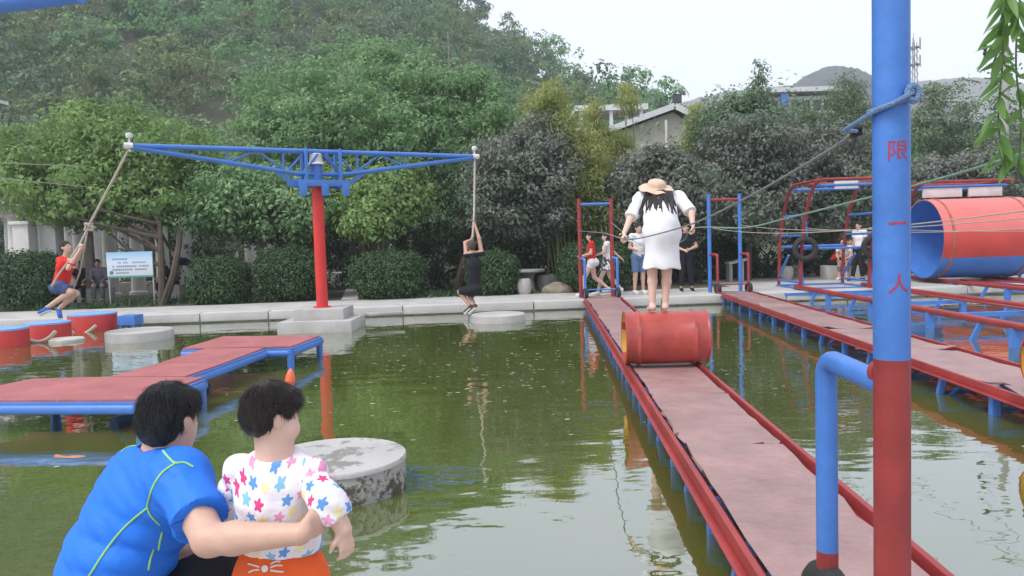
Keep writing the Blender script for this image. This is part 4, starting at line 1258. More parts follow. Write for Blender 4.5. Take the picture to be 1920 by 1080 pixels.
def text_row(z, x0, cells, size, ink):
    m_ = MB(); x = x0
    for ch in cells:
        if ch != ' ':
            r2 = np.random.default_rng(ord(ch) * 13)
            for k in range(3):
                m_.box((x + size * .42, d - .0168, z - size * (.15 + .32 * k)), (size * (.5 + .35 * r2.random()), .0015, size * .14))
            for k in range(2):
                m_.box((x + size * (.2 + .45 * k + .1 * r2.random()), d - .0170, z - size * .47), (size * .13, .0015, size * .8))
        x += size
    m_.build('print_line', ink, t, sm=False)['kind'] = 'stuff'
x0 = cx[0] - wS / 2
text_row(cx[2] + hS * .26, x0 + .15, 'abcdefgh', .052, INK2)
text_row(cx[2] + hS * .12, x0 + .20, '  ab cde  fghijklm', .048, INK2)
text_row(cx[2] - hS * .02, x0 + .15, 'a bcdefghijk lmnop', .055, INK)
text_row(cx[2] - hS * .15, x0 + .15, 'bdfhacegik nprtsu', .055, INK)
text_row(cx[2] - hS * .28, x0 + .24, 'acegikm', .05, INK)
MB().lathe([(0, 0), (.055, 0), (.055, .002), (0, .0025)], (x0 + .12, d - .015, cx[2] - hS * .30), (0, -1, 0), 16).build('emblem', INK2, t)

# white colonnade of the pergola at the left
t = thing('pergola', at(250, 520, 27) * V(1, 1, 0), 'long white colonnade with a flat roof beam behind the trees', 'pergola')
pc0, pc1 = V(-14.9, 23.4, 0), V(-9.8, 31.5, 0)
dirp = (pc1 - pc0) / np.linalg.norm(pc1 - pc0); npg = V(dirp[1], -dirp[0], 0)
for row in (0, 1):
    for i in range(11):
        p = pc0 + (pc1 - pc0) * (i / 10.0) + npg * (-2.3 * row) + V(0, 0, 0)
        m_ = MB(); m_.lathe([(.30, 0), (.30, .1), (.235, .14), (.225, 1.2), (.205, 2.55), (.26, 2.6), (.28, 2.7)], p, n=20); m_.build('column', PLASTER, t)
for row in (0, 1):
    MB().beam(pc0 - dirp * .6 + npg * (-2.3 * row) + V(0, 0, 2.83), pc1 + dirp * .6 + npg * (-2.3 * row) + V(0, 0, 2.83), .30, .26).build('roof_beam', PLASTER, t, bevel=.02)
for i in range(13):
    p = pc0 + (pc1 - pc0) * ((i - .5) / 11.0)
    MB().beam(p + npg * .5 + V(0, 0, 3.03), p - npg * 2.8 + V(0, 0, 3.03), .12, .14).build('rafter', PLASTER, t)
MB().beam(pc0 - npg * 2.6 + V(0, 0, .22), pc1 - npg * 2.6 + V(0, 0, .22), .45, .44).build('bench_ledge', PALESTONE, t)
tag(MB().beam(V(-19, 23.4, .2), V(-5, 33.5, .2), .5, .42).build('low_wall', PALESTONE, loc=V(-12, 28, 0)), 'low stone wall ledge running beside the white columns', 'wall')
for px_, y0_, d_, lab in [(38, 0, 21.6, 'broad pale square pillar next to the clipped bush'), (88, 0, 22.0, 'broad pale square pillar behind the swinging boy')]:
    p = at(px_ + 12, 480, d_); p[2] = 0
    tt = thing('pillar', p, lab, 'pillar')
    MB().box(p + V(0, 0, 1.15), (.44, .44, 2.3)).build('shaft', PLASTER, tt, bevel=.02)
    MB().box(p + V(0, 0, 2.34), (.56, .56, .1)).build('cap', PLASTER, tt, bevel=.02)
# pale trunk post right of the boy
p = gz(176, 568, 0)
m_ = MB(); m_.tube([p + V(0, 0, -.1), p + V(-.02, 0, .6), p + V(-.05, .02, 1.4), p + V(-.10, .1, 2.6), p + V(-.05, .2, 3.6)], [.19, .15, .135, .12, .09], 12)
tt = thing('bare_trunk_tree', p, 'straight pale bare trunk right of the swinging boy', 'tree'); m_.build('trunk', BARKPALE, tt)
c_, a_ = crown_pts([(p + V(.0, .3, 3.9), V(1.1, 1.0, .7)), (p + V(-.7, .4, 3.6), V(.7, .7, .5))], 6000, .28, 30, .4)
v, f = leaves(c_, a_, .15 * rng.uniform(.6, 1.2, len(c_)), .09); raw('crown', v, f, G_YEL, tt, sm=False)

# stone tables and stools
def table(p, w_, h_, lab, leg=.16):
    t = thing('stone_table', p, lab, 'table')
    MB().lathe([(w_ / 2 - .02, h_ - .09), (w_ / 2, h_ - .07), (w_ / 2, h_ - .015), (w_ / 2 - .015, h_)], p, n=32).build('table_top', PALESTONE, t)
    MB().lathe([(leg * 1.3, 0), (leg, .1), (leg * .9, h_ * .6), (leg * 1.4, h_ - .088)], p, n=20).build('pedestal', PALESTONE, t)
def stool(p, lab, s=1.0):
    t = tag(MB().lathe([(.15 * s, 0), (.19 * s, .10), (.205 * s, .22), (.19 * s, .34), (.16 * s, .42), (.0, .43)], p, n=20).build('stone_stool', PALESTONE, loc=p), lab, 'stool', 'drum-shaped stone stools')
table(gz(992, 545, 0), .95, .62, 'round stone table beside the clipped bush behind the dangling man')
stool(gz(1020, 543, 0), 'stone stool at the round table, standing in front of its twin')
stool(gz(1037, 540, 0) + V(.0, .25, 0), 'stone stool at the round table, half behind its twin')
stool(gz(983, 552, 0), 'stone stool tucked against the clipped bush')
p = gz(1068, 550, 0) + V(-.3, .3, 0)
ROCK = mat('garden_rock', (0.24, 0.20, 0.15), 0.9, 0.3, 3, .5, 14)
def rock(p, r_, lab):
    v, f = sdf_mesh([ell(p + V(0, 0, r_[2] * .3), r_), ell(p + V(r_[0] * .4, 0, r_[2] * .2), np.array(r_) * .7)], .04, .05, wob=lambda X, Y, Z: .03 * np.sin(X * 9) * np.cos(Y * 8 + Z * 7))
    tag(raw('rock', v, f, ROCK, loc=p, angle=80), lab, 'rock')
rock(p, (.42, .3, .22), 'flat brown garden rock beside the left gate post')
table(gz(1552, 520, 0) + V(0, 1.5, 0), .8, .66, 'stone table in the paved yard behind the red frame')
for px_, py_, lab in [(1475, 525, 'stone stool just left of the red frame posts'), (1492, 520, 'stone stool seen between the red frame posts'), (1585, 515, 'stone stool beside the yard table')]:
    stool(gz(px_, py_, 0), lab)
p = gz(1385, 528, 0)
t = thing('stone_slab', p, 'tilted pale stone slab on a short leg behind the blue gate', 'slab')
MB().box(p + V(0, .2, .62), (.62, .5, .07), X=(1, 0, .22)).build('slab_top', PALESTONE, t, bevel=.01)
MB().box(p + V(.12, .2, .31), (.10, .4, .62)).build('leg', PALESTONE, t, bevel=.01)
MB().box(p + V(-.2, .3, .26), (.10, .4, .52)).build('leg', PALESTONE, t, bevel=.01)

# ------------------------------------------------------------------ buildings and masts behind the trees
d = 46.0
HW = mat('house_cream_wall', (0.46, 0.43, 0.34), 0.9, 0.1, 0.6); HR_ = mat('house_grey_tile', (0.34, 0.33, 0.31), 0.85, 0.2, 1.2); HT = mat('house_white_trim', (0.62, 0.62, 0.6), 0.8, 0.1, 1)
pk, lf, rt = at(1262, 205, d), at(1105, 262, d), at(1296, 222, d)
t = thing('house', V(pk[0], d, 0), 'cream gabled house with grey roof half hidden in the bamboo', 'house')
gw = [V(lf[0] + .6, d, 0), V(rt[0] - .3, d, 0), V(rt[0] - .3, d, rt[2] - .15), V(pk[0], d, pk[2] - .15), V(lf[0] + .6, d, lf[2] + .05)]
vv = gw + [g + V(0, 8, 0) for g in gw]
raw('wall', vv, [(0, 1, 2, 3, 4), (9, 8, 7, 6, 5), (0, 5, 6, 1), (1, 6, 7, 2), (4, 9, 5, 0)], HW, t, sm=False)
for a, b, q in ((lf, pk, 0), (pk, rt, 1)):
    n_ = 9 if q == 0 else 3
    for k in range(n_):           # courses of roofing laid over each other
        u, v_ = a + (b - a) * (k / n_), a + (b - a) * ((k + 1.08) / n_ if k < n_ - 1 else 1.0)
        up = V(0, 0, .05 if (k % 2 == 0) else .0)
        m_ = MB(); m_.add([u + V(0, -.45, .12), v_ + V(0, -.45, .12), v_ + V(0, 8.3, .12), u + V(0, 8.3, .12), u + V(0, -.45, .26) + up, v_ + V(0, -.45, .24) + up, v_ + V(0, 8.3, .24) + up, u + V(0, 8.3, .26) + up],
                          [(0, 3, 2, 1), (4, 5, 6, 7), (0, 1, 5, 4), (1, 2, 6, 5), (2, 3, 7, 6), (3, 0, 4, 7)])
        m_.build('roof_course', HR_, t, sm=False)
    MB().beam(a + V(0, -.5, .12), b + V(0, -.5, .12), .1, .34, (0, 0, 1)).build('barge_board', HT, t)
MB().box(pk + V(.15, -.4, .55), (.5, .3, .5)).build('ridge_ornament', mat('dark_tile', (.08, .08, .08), .8), t)
MB().box((lf * .25 + pk * .75) + V(.7, -.52, -1.6), (.12, .1, 2.6)).build('pilaster', HT, t)
for fx in (.45, .72):
    q = lf + (pk - lf) * fx + V(0, -.03, -2.2)
    w_ = MB().box(q, (1.1, .1, 1.3)).build('window', HT, t)
    MB().box(q + V(0, -.04, 0), (.94, .06, 1.14)).build('pane', mat('dark_glass', (.03, .035, .04), .1, .1), w_)
p0, p1 = at(1078, 203, 50), at(1215, 203, 50)
t = thing('terrace', V((p0[0] + p1[0]) / 2, 50, 0), 'white flat-roofed open terrace left of the gabled house', 'terrace')
MB().box(((p0[0] + p1[0]) / 2, 52, p0[2]), (p1[0] - p0[0], 4, .35)).build('roof_slab', HT, t)
for k in range(5):
    x = p0[0] + .4 + (p1[0] - p0[0] - .8) * k / 4
    MB().box((x, 50.3, p0[2] / 2), (.22, .22, p0[2])).build('column', HT, t)
MB().box(((p0[0] + p1[0]) / 2, 50.2, p0[2] - 1.7), (p1[0] - p0[0], .1, .9)).build('balustrade', HT, t)
p0, p1 = at(1436, 174, 85), at(1585, 174, 85)
t = thing('long_building', V((p0[0] + p1[0]) / 2, 87, 0), 'long low white building with blue band below the round hill', 'building')
MB().box(((p0[0] + p1[0]) / 2, 88, p0[2] / 2 - .4), (p1[0] - p0[0], 5, p0[2])).build('wall', HT, t)
MB().box(((p0[0] + p1[0]) / 2, 87.8, p0[2] + .25), (p1[0] - p0[0] + .6, 6, .5)).build('roof', HT, t)
MB().box((p0[0] + 2.0, 85.1, p0[2] - .5), (.8, .3, 2.0)).build('blue_pier', BLUE, t)
for k in range(7):
    q = V(p0[0] + 1.0 + k * 1.18, 85.47, p0[2] - 1.4)
    MB().box(q, (.8, .08, 1.1)).build('window', mat('dark_glass', (.03, .035, .04), .1, .1), t)
p = at(-72, 190, 45)
t = thing('shed', p * V(1, 1, 0), 'pale shed roof edge showing among the left hillside trees', 'shed')
MB().box(p + V(-1.5, 1.5, .1), (4.6, 3, .22), X=(1, 0, .12)).build('roof', HT, t)
MB().box(V(p[0] - 1.7, 46.6, p[2] / 2), (4, 2.6, p[2])).build('wall', HW, t)
# lattice mast
d = 130.0
b0 = at(1708, 250, d); tp = at(1713, 62, d)
t = thing('antenna_mast', V(b0[0], d, 0), 'thin lattice antenna mast right behind the blue pole', 'mast')
MAST = mat('mast_steel', (0.36, 0.34, 0.34), 0.6, 0.15, 1)
W_ = .55
for sx in (-1, 1):
    for sy in (-1, 1):
        MB().cyl(V(tp[0] + sx * W_, d + sy * W_, 0), V(tp[0] + sx * .35, d + sy * .35, at(1713, 80, d)[2]), .07, n=6).build('mast_leg', MAST, t)
zt = at(1713, 80, d)[2]
z = 1.0; k = 0
while z < zt - 1.2:
    m_ = MB()
    for sy in (-1, 1):
        m_.cyl(V(tp[0] - W_, d + sy * W_, z), V(tp[0] + W_, d + sy * W_, z + 1.2), .035, n=5); m_.cyl(V(tp[0] + W_, d + sy * W_, z), V(tp[0] - W_, d + sy * W_, z + 1.2), .035, n=5)
        m_.cyl(V(tp[0] + sy * W_, d - W_, z), V(tp[0] + sy * W_, d + W_, z + 1.2), .035, n=5)
    m_.build('lattice', MAST, t); z += 1.2
MB().cyl(V(tp[0], d, zt), V(tp[0], d, tp[2]), .05, n=6).build('spike', MAST, t)
for zz in (at(1713, 90, d)[2], at(1713, 122, d)[2]):
    m_ = MB(); m_.lathe([(1.0, 0), (1.0, .12), (.5, .12), (.5, 0)], V(tp[0], d, zz), n=16, closed=True); m_.build('ring_deck', MAST, t)
    for a in np.linspace(0, 2 * math.pi, 6, endpoint=False):
        q = V(tp[0] + 1.1 * math.cos(a), d + 1.1 * math.sin(a), zz + .6)
        MB().box(q, (.2, .12, 1.7)).build('antenna', MAST, t)
# concrete utility pole
d = 30.0
p = at(1884, 300, d); top = at(1880, 60, d)
t = thing('utility_pole', V(p[0], d, 0), 'grey concrete utility pole behind the hanging leaves', 'utility pole')
MB().cyl(V(p[0], d, -.1), V(p[0], d, top[2]), .17, .11, 14).build('shaft', CONC, t)
q = at(1862, 102, d); MB().cyl(V(q[0] - .35, d, q[2]), V(p[0] + .3, d, q[2]), .045, n=8).build('bracket', MAST, t)
m_ = MB(); m_.lathe([(.03, -.45), (.08, -.3), (.05, -.2), (.09, -.1), (.05, 0), (.09, .1), (.05, .2), (.08, .35), (.03, .45)], V(q[0] - .3, d, q[2] + .15), n=12); m_.build('insulator', RUBBER, t)
tag(MB().tube(catenary(V(q[0] - .3, d, q[2] + .5), at(1990, -120, 20), .05, 10), .012, 5).build('power_line', RUBBER, loc=V(q[0] - .3, d, q[2] + .5)), 'thin black power line rising from the utility pole', 'wire')
# telephone pole sticking out of the hill wood
p = at(842, 120, 95); b_ = at(842, 60, 95)
tag(MB().cyl(V(p[0], 95, float(hill(p[0], 95))), V(p[0], 95, b_[2]), .12, .08, 8).build('wooden_pole', BARKPALE, loc=V(p[0], 95, float(hill(p[0], 95)))), 'thin bare pole standing in the hillside wood', 'pole')

# hanging leafy branch close to the camera
t = thing('hanging_branch', at(1890, -150, 1.7), 'green leafy branch hanging down in front of the right sky', 'branch')
LEAFM = None
def near_leaf(base, dirv, L, W, m=G_NEAR):
    x = np.array(dirv, float); x /= np.linalg.norm(x)
    s_ = np.cross(x, rng.normal(size=3)); s_ /= np.linalg.norm(s_); nn = np.cross(s_, x)
    vv, ff = [], []
    K = 8
    for i in range(K + 1):
        u = i / K; wd = W * math.sin(math.pi * u ** .8) ** .9 * .5 + .0004
        c = base + x * L * u - V(0, 0, 1) * L * .18 * u * u
        vv += [c - s_ * wd + nn * wd * .35, c, c + s_ * wd + nn * wd * .35]
    for i in range(K):
        ff += [(3 * i, 3 * i + 1, 3 * i + 4, 3 * i + 3), (3 * i + 1, 3 * i + 2, 3 * i + 5, 3 * i + 4)]
    raw('leaf', vv, ff, m, t, sm=True, angle=80)
for pts, nl, lm in [([(1900, -150), (1885, 0), (1880, 110), (1872, 230), (1888, 330)], 34, 1), ([(1930, -150), (1912, 0), (1905, 120), (1915, 230), (1908, 340)], 26, 1), ([(1915, -140), (1890, -20), (1890, 40), (1862, 120)], 16, 1)]:
    P3 = spl([at(a, b, 1.75 + .05 * i) for i, (a, b) in enumerate(pts)], 40)
    MB().tube(P3, .0022, 6).build('twig', mat('green_twig', (.12, .14, .05), .6), t)
    for i in range(nl):
        b_ = P3[int((.22 + .78 * i / nl) * (len(P3) - 1))]
        dv = V(rng.normal() * .9, rng.normal() * .5, -.75 + rng.normal() * .25)
        near_leaf(b_, dv, rng.uniform(.045, .08), rng.uniform(.014, .023))
# small floats in the water
p = gz(543, 722, WZ)
t = thing('float', p, 'small orange float bobbing just past the head of the toddler', 'float')
MB().lathe([(0, -.05), (.05, -.02), (.058, .05), (.05, .11), (.032, .16), (.012, .19), (0, .195)], p, V(.12, 0, 1), 20).build('float_body', mat('orange_plastic', (.80, .16, .06), .4, .08, 5), t)
MB().lathe([(.0585, .03), (.0605, .035), (.0605, .05), (.0585, .055)], p, V(.12, 0, 1), 20, closed=True).build('band', mat('orange_band', (.62, .1, .05), .4), t)
p = gz(140, 856, WZ)
v, f = sdf_mesh([ell(p + V(0, 0, -.008), (.10, .03, .018)), cone(p + V(-.08, 0, -.006), p + V(-.16, .03, -.004), .012, .02)], .008, .02)
tag(raw('fish', v, f, mat('orange_fish', (.42, .15, .05), .35, .2, 20), loc=p, angle=80), 'orange fish lying just at the green water surface', 'fish')
# ------------------------------------------------------------------ people
def skin_mat(name, c):
    return mat(name, c, 0.5, 0.08, 14, 0.05, 120, sss=0.12)
SKIN = skin_mat('skin', (0.56, 0.345, 0.255)); SKIN2 = skin_mat('skin_tan', (0.46, 0.265, 0.19)); SKINP = skin_mat('skin_pale', (0.66, 0.43, 0.34))
HAIRM = mat('black_hair', (0.012, 0.010, 0.010), 0.5, 0.4, 60, 0.8, 220)
HAIRB = mat('dark_brown_hair', (0.022, 0.015, 0.012), 0.45, 0.4, 60, 0.8, 220)
EYEM = mat('eye_dark', (0.02, 0.015, 0.012), 0.2); LIPM = mat('lips', (0.42, 0.15, 0.13), 0.5)
def cloth(name, c, var=0.1, rough=0.85, bump=0.35, bs=26):
    return mat(name, c, rough, var, 7, bump, bs, spec=0.2)
def nrm(v):
    v = np.asarray(v, float); return v / (np.linalg.norm(v) + 1e-12)
def basis(fwd, up=(0, 0, 1)):
    f_ = nrm(fwd); r_ = nrm(np.cross(f_, up)); u_ = np.cross(r_, f_)
    return np.stack([r_, f_, u_], 1)
def head_prims(c, R, s=1.0, child=False):
    r_, f_, u_ = R[:, 0], R[:, 1], R[:, 2]
    P = [ell(c + (u_ * .022 - f_ * .012) * s, V(.074, .090, .090) * s, R, .03 * s),
         ell(c + (f_ * .022 - u_ * .034) * s, V(.058, .066, .072) * s, R, .03 * s),
         ell(c + (f_ * .062 - u_ * .088) * s, V(.022, .018, .018) * s, R, .025 * s),
         cone(c + (f_ * .086 + u_ * .004) * s, c + (f_ * .104 - u_ * .026) * s, .008 * s, .0125 * s, k=.012 * s)]
    if child:
        P[3] = cone(c + (f_ * .078 - u_ * .006) * s, c + (f_ * .090 - u_ * .024) * s, .007 * s, .0105 * s, k=.014 * s)
        P.append(ell(c + (f_ * .035 + u_ * .03) * s, V(.062, .05, .055) * s, R, .03 * s))
        for q in (-1, 1):
            P.append(ell(c + (f_ * .052 - u_ * .050 + r_ * q * .036) * s, V(.043, .040, .041) * s, R, .02 * s))
    for q in (-1, 1):
        P.append(ell(c + (r_ * q * .0755 - u_ * .012 - f_ * .006) * s, V(.011, .021, .031) * s, R, .006 * s))
        P.append(ell(c + (r_ * q * .082 - u_ * .004 - f_ * .014) * s, V(.007, .014, .020) * s, R, .005 * s))
    return P
def face_bits(c, R, s, parent):
    r_, f_, u_ = R[:, 0], R[:, 1], R[:, 2]
    for q in (-1, 1):
        m_ = MB(); m_.lathe([(0, -.004 * s), (.0085 * s, -.001 * s), (.007 * s, .002 * s), (0, .003 * s)], c + (f_ * (.0805 if s > .9 else .0765) + u_ * .004 + r_ * q * .029) * s, f_, 12); m_.build('eye', EYEM, parent)
        m_ = MB(); m_.tube([c + (f_ * .083 + u_ * .024 + r_ * q * .046 - f_ * .014) * s, c + (f_ * .0865 + u_ * .028 + r_ * q * .030) * s, c + (f_ * .089 + u_ * .024 + r_ * q * .014) * s], .0026 * s, 6); m_.build('eyebrow', HAIRM, parent)
    m_ = MB(); m_.tube([c + (f_ * .076 - u_ * .058 - r_ * .022) * s, c + (f_ * .0865 - u_ * .057) * s, c + (f_ * .076 - u_ * .058 + r_ * .022) * s], [.003 * s, .0065 * s, .003 * s], 8); m_.build('mouth', LIPM, parent)
def hair_obj(c, R, s, parent, style='short', m=None, h=.009):
    r_, f_, u_ = R[:, 0], R[:, 1], R[:, 2]
    P = [ell(c + (u_ * .032 - f_ * .016) * s, V(.083, .097, .096) * s, R, .02 * s), ell(c + (-u_ * .015 - f_ * .045) * s, V(.073, .062, .075) * s, R, .03 * s)]
    subs = [ell(c + (f_ * .095 - u_ * .045) * s, V(.085, .088, .098) * s, R)]
    if style == 'long':
        P += [cone(c + (-f_ * .055 - u_ * .0) * s, c + (-f_ * .075 - u_ * .20) * s, .068 * s, .05 * s, f_, 1.6), cone(c + (-f_ * .03 + r_ * .055) * s, c + (-f_ * .03 + r_ * .065 - u_ * .17) * s, .035 * s, .025 * s), cone(c + (-f_ * .03 - r_ * .055) * s, c + (-f_ * .03 - r_ * .065 - u_ * .17) * s, .035 * s, .025 * s)]
    if style == 'bun':
        P += [ell(c + (-f_ * .10 + u_ * .03) * s, V(.045, .045, .045) * s, R)]
    for q in (-1, 1):
        subs.append(ell(c + (r_ * q * .085 - u_ * .03 + f_ * .008) * s, V(.022, .032, .050) * s, R))
    fr = 55.0 / s
    def wob(X, Y, Z):
        return .0035 * s * (np.sin(X * fr * 3.1 + Z * fr) + np.sin(Y * fr * 3.7 - Z * fr * .6))
    return sdf_obj('hair', P, m or HAIRM, h, parent, k=.02 * s, subs=subs, wob=wob)
def hand_prims(wr, d, pn, s=1.0, curl=0.5, thumb=1, spread=.68):
    """d: direction wrist->fingers; pn: palm normal (fingers curl towards it); thumb: side sign along cross(d, pn)"""
    d = nrm(d); pn = nrm(pn - d * np.dot(d, pn)); w_ = np.cross(d, pn) * thumb
    P = [cone(wr, wr + d * .055 * s, .026 * s, .036 * s, pn, 2.0, .012)]
    for i, L in enumerate((.070, .078, .072, .056)):
        b = wr + d * .082 * s + w_ * (.027 - .018 * i) * s
        a1 = curl * .8; d1 = d * math.cos(a1) + pn * math.sin(a1)
        a2 = curl * 1.9; d2 = d * math.cos(a2) + pn * math.sin(a2)
        m1 = b + d1 * L * .52 * s; m2 = m1 + d2 * L * .48 * s
        P += [cone(wr + d * .05 * s + w_ * (.022 - .015 * i) * s, b, .010 * s, .0092 * s, k=.006), cone(b, m1, .0092 * s, .0084 * s, k=.004), cone(m1, m2, .0084 * s, .0068 * s, k=.004)]
    t0 = wr + d * .022 * s + w_ * .026 * s
    td = nrm(d * .62 + w_ * spread + pn * .35 * curl)
    t1 = t0 + td * .040 * s; t2 = t1 + nrm(td + d * .5 + pn * .5 * curl - w_ * .25) * .032 * s
    P += [cone(t0, t1, .0135 * s, .0105 * s, k=.008), cone(t1, t2, .0105 * s, .008 * s, k=.004)]
    return P

def person(label, J, s, skin, shirt=None, bottom=None, shoes=None, hair='short', hairm=None, h=.010, group=None, extra=None, curl=.7, palm=None, face=True, child=False, headup=None):
    """J: world joints. keys: pelvis chest neck head hf(head forward) f(body forward) sL sR eL eR wL wR hL hR kL kR aL aR tL tR (toe)"""
    g = {k: np.array(v, float) for k, v in J.items()}
    f_ = nrm(g['f']); base = V(g['pelvis'][0], g['pelvis'][1], min(g['aL'][2], g['aR'][2]) - .08 * s)
    tdir = nrm(g['neck'] - g['pelvis'])
    ff = nrm(f_ - tdir * np.dot(f_, tdir))
    HRm = basis(g['hf'], headup if headup is not None else (0, 0, 1))
    belly = g['pelvis'] * .5 + g['chest'] * .5
    torso = [cone(g['pelvis'], belly, .135 * s, .120 * s, ff, 1.35), cone(belly, g['chest'], .120 * s, .142 * s, ff, 1.35), cone(g['chest'], g['neck'] - tdir * .03 * s, .135 * s, .07 * s, ff, 1.3),
             cone(g['sL'], g['sR'], .056 * s, .056 * s)]
    hips = [cone(g['hL'], g['hR'], .10 * s, .10 * s, ff, 1.1), ell(g['pelvis'] - ff * .04 * s - tdir * .05 * s, V(.14, .14, .11) * s)]
    armL = [cone(g['sL'], g['eL'], .050 * s, .040 * s), cone(g['eL'], g['wL'], .040 * s, .026 * s)]
    armR = [cone(g['sR'], g['eR'], .050 * s, .040 * s), cone(g['eR'], g['wR'], .040 * s, .026 * s)]
    legs = []
    for q in 'LR':
        hp, kn, an = g['h' + q], g['k' + q], g['a' + q]
        cf = kn + (an - kn) * .3 - ff * .012 * s
        legs += [cone(hp, kn, .084 * s, .056 * s), cone(kn, cf, .054 * s, .056 * s), cone(cf, an, .054 * s, .034 * s)]
    feet = {}
    for q in 'LR':
        an, to = g['a' + q], g['t' + q]
        hl = an - nrm(to - an) * .03 * s + V(0, 0, -.03) * s
        feet[q] = [cone(an, hl, .034 * s, .034 * s), cone(hl, to, .034 * s, .030 * s)]
    hands = []
    for q, th in (('L', 1), ('R', -1)):
        d_ = nrm(g['w' + q] - g['e' + q])
        if 'hd' + q in g: d_ = nrm(g['hd' + q])
        pn = (palm or {}).get(q, ff)
        hands += hand_prims(g['w' + q], d_, np.array(pn, float) + V(.01, .013, .007), s, curl, th)
    neckp = [cone(g['neck'] - tdir * .03 * s, g['head'] - HRm[:, 2] * .06 * s, .056 * s, .052 * s)]
    body = torso + hips + neckp + head_prims(g['head'], HRm, s, child) + armL + armR + legs + feet['L'] + feet['R'] + hands
    o = sdf_obj('person', body, skin, h, None, base, k=.018 * s)
    tag(o, label, 'person', group)
    if face: face_bits(g['head'], HRm, s, o)
    if hair: hair_obj(g['head'], HRm, s, o, hair, hairm, min(h, .009))
    def wr(amp, fq):
        return lambda X, Y, Z: amp * np.sin(X * fq + Z * fq * 1.7) * np.sin(Y * fq * 1.1 - Z * fq * .8 + 1.3)
    if shirt:
        m_, sl, hem = shirt['m'], shirt['sleeve'], shirt.get('hem', -.07)
        P = grow(torso, .016 * s) + [cone(g['pelvis'] - tdir * .16 * s, belly, .15 * s, .138 * s, ff, 1.3)]
        for q in 'LR':
            a, b, c_ = g['s' + q], g['e' + q], g['w' + q]
            if sl <= 1:
                P.append(sleeve(a, a + (b - a) * sl, .066 * s, .068 * s))
            else:
                P += [cone(a, b, .066 * s, .056 * s), sleeve(b, b + (c_ - b) * (sl - 1), .056 * s, .044 * s)]
        sdf_obj('shirt', P, m_, h, o, k=.03 * s, cuts=[(g['pelvis'] + tdir * hem * s, -tdir), (g['neck'] + tdir * .005 * s, tdir + ff * .25)], wob=wr(.004 * s, 42 / s))
    if bottom:
        m_, kind, fr = bottom['m'], bottom['kind'], bottom.get('fr', .8)
        if kind == 'skirt':
            e = bottom['end']
            P = [sleeve(g['pelvis'] + tdir * .06 * s, e, .145 * s, bottom.get('r', .22) * s, ff, 1.2)] + grow(hips, .02 * s)
            sdf_obj('skirt', P, m_, h, o, k=.03 * s, wob=lambda X, Y, Z: .008 * np.sin(X * 50) * np.cos(Y * 47), cuts=[(g['pelvis'] + tdir * .14 * s, tdir)])
        else:
            P = grow(hips, .018 * s) + [cone(g['pelvis'], belly, .148 * s, .135 * s, ff, 1.3)]
            for q in 'LR':
                hp, kn, an = g['h' + q], g['k' + q], g['a' + q]
                if fr <= 1: P.append(sleeve(hp, hp + (kn - hp) * fr, .102 * s, .088 * s))
                else: P += [cone(hp, kn, .102 * s, .074 * s), sleeve(kn, kn + (an - kn) * (fr - 1), .074 * s, .056 * s)]
            sdf_obj('pants' if fr > 1 else 'shorts', P, m_, h, o, k=.02 * s, cuts=[(belly, tdir)], wob=wr(.004 * s, 38 / s))
    if shoes:
        for q in 'LR':
            an, to = g['a' + q], g['t' + q]
            fd = nrm(to - an); dn = nrm(np.cross(np.cross(fd, V(0, 0, 1)), fd)) * -1
            hl = an - fd * .03 * s + V(0, 0, -.03) * s
            P = [cone(an + (hl - an) * .3, hl, .044 * s, .044 * s), cone(hl, to, .044 * s, .041 * s)]
            so_ = sdf_obj('shoe', P, shoes, min(h, .009), o, k=.015 * s)
            m2 = MB(); m2.tube([hl + V(0, 0, -.030) * s - fd * .035 * s, hl + V(0, 0, -.030) * s, to + V(0, 0, -.028) * s, to + V(0, 0, -.020) * s + fd * .03 * s], [.030 * s, .042 * s, .040 * s, .022 * s], 10)
            vv = np.array(m2.v); zc = (hl + V(0, 0, -.03) * s)[2]
            m2.build('sole', mat('white_sole', (.6, .6, .58), .7), so_)
    return o, g

def px_joints(d, pts, dz=None):
    o = {}
    for k, v_ in pts.items():
        o[k] = at(v_[0], v_[1], d + (v_[2] if len(v_) > 2 else 0))
    return o

TEE_RED = cloth('red_cotton', (0.62, 0.035, 0.03)); TEE_WHITE = cloth('white_cotton', (0.74, 0.73, 0.72)); BLK = cloth('black_cotton', (0.018, 0.018, 0.022))
DENIM = cloth('denim_blue', (0.10, 0.17, 0.30)); NAVY = cloth('navy_shorts', (0.06, 0.09, 0.20)); GREYC = cloth('grey_cotton', (0.20, 0.20, 0.24)); DKRED = cloth('dark_red_cotton', (0.30, 0.04, 0.045))
WHS = cloth('white_shoe_fabric', (0.66, 0.64, 0.62)); BLUES = cloth('blue_shoe_fabric', (0.05, 0.13, 0.42)); SAND = cloth('brown_sandal', (0.10, 0.06, 0.04))
GREYP = cloth('grey_trousers', (0.16, 0.16, 0.19))

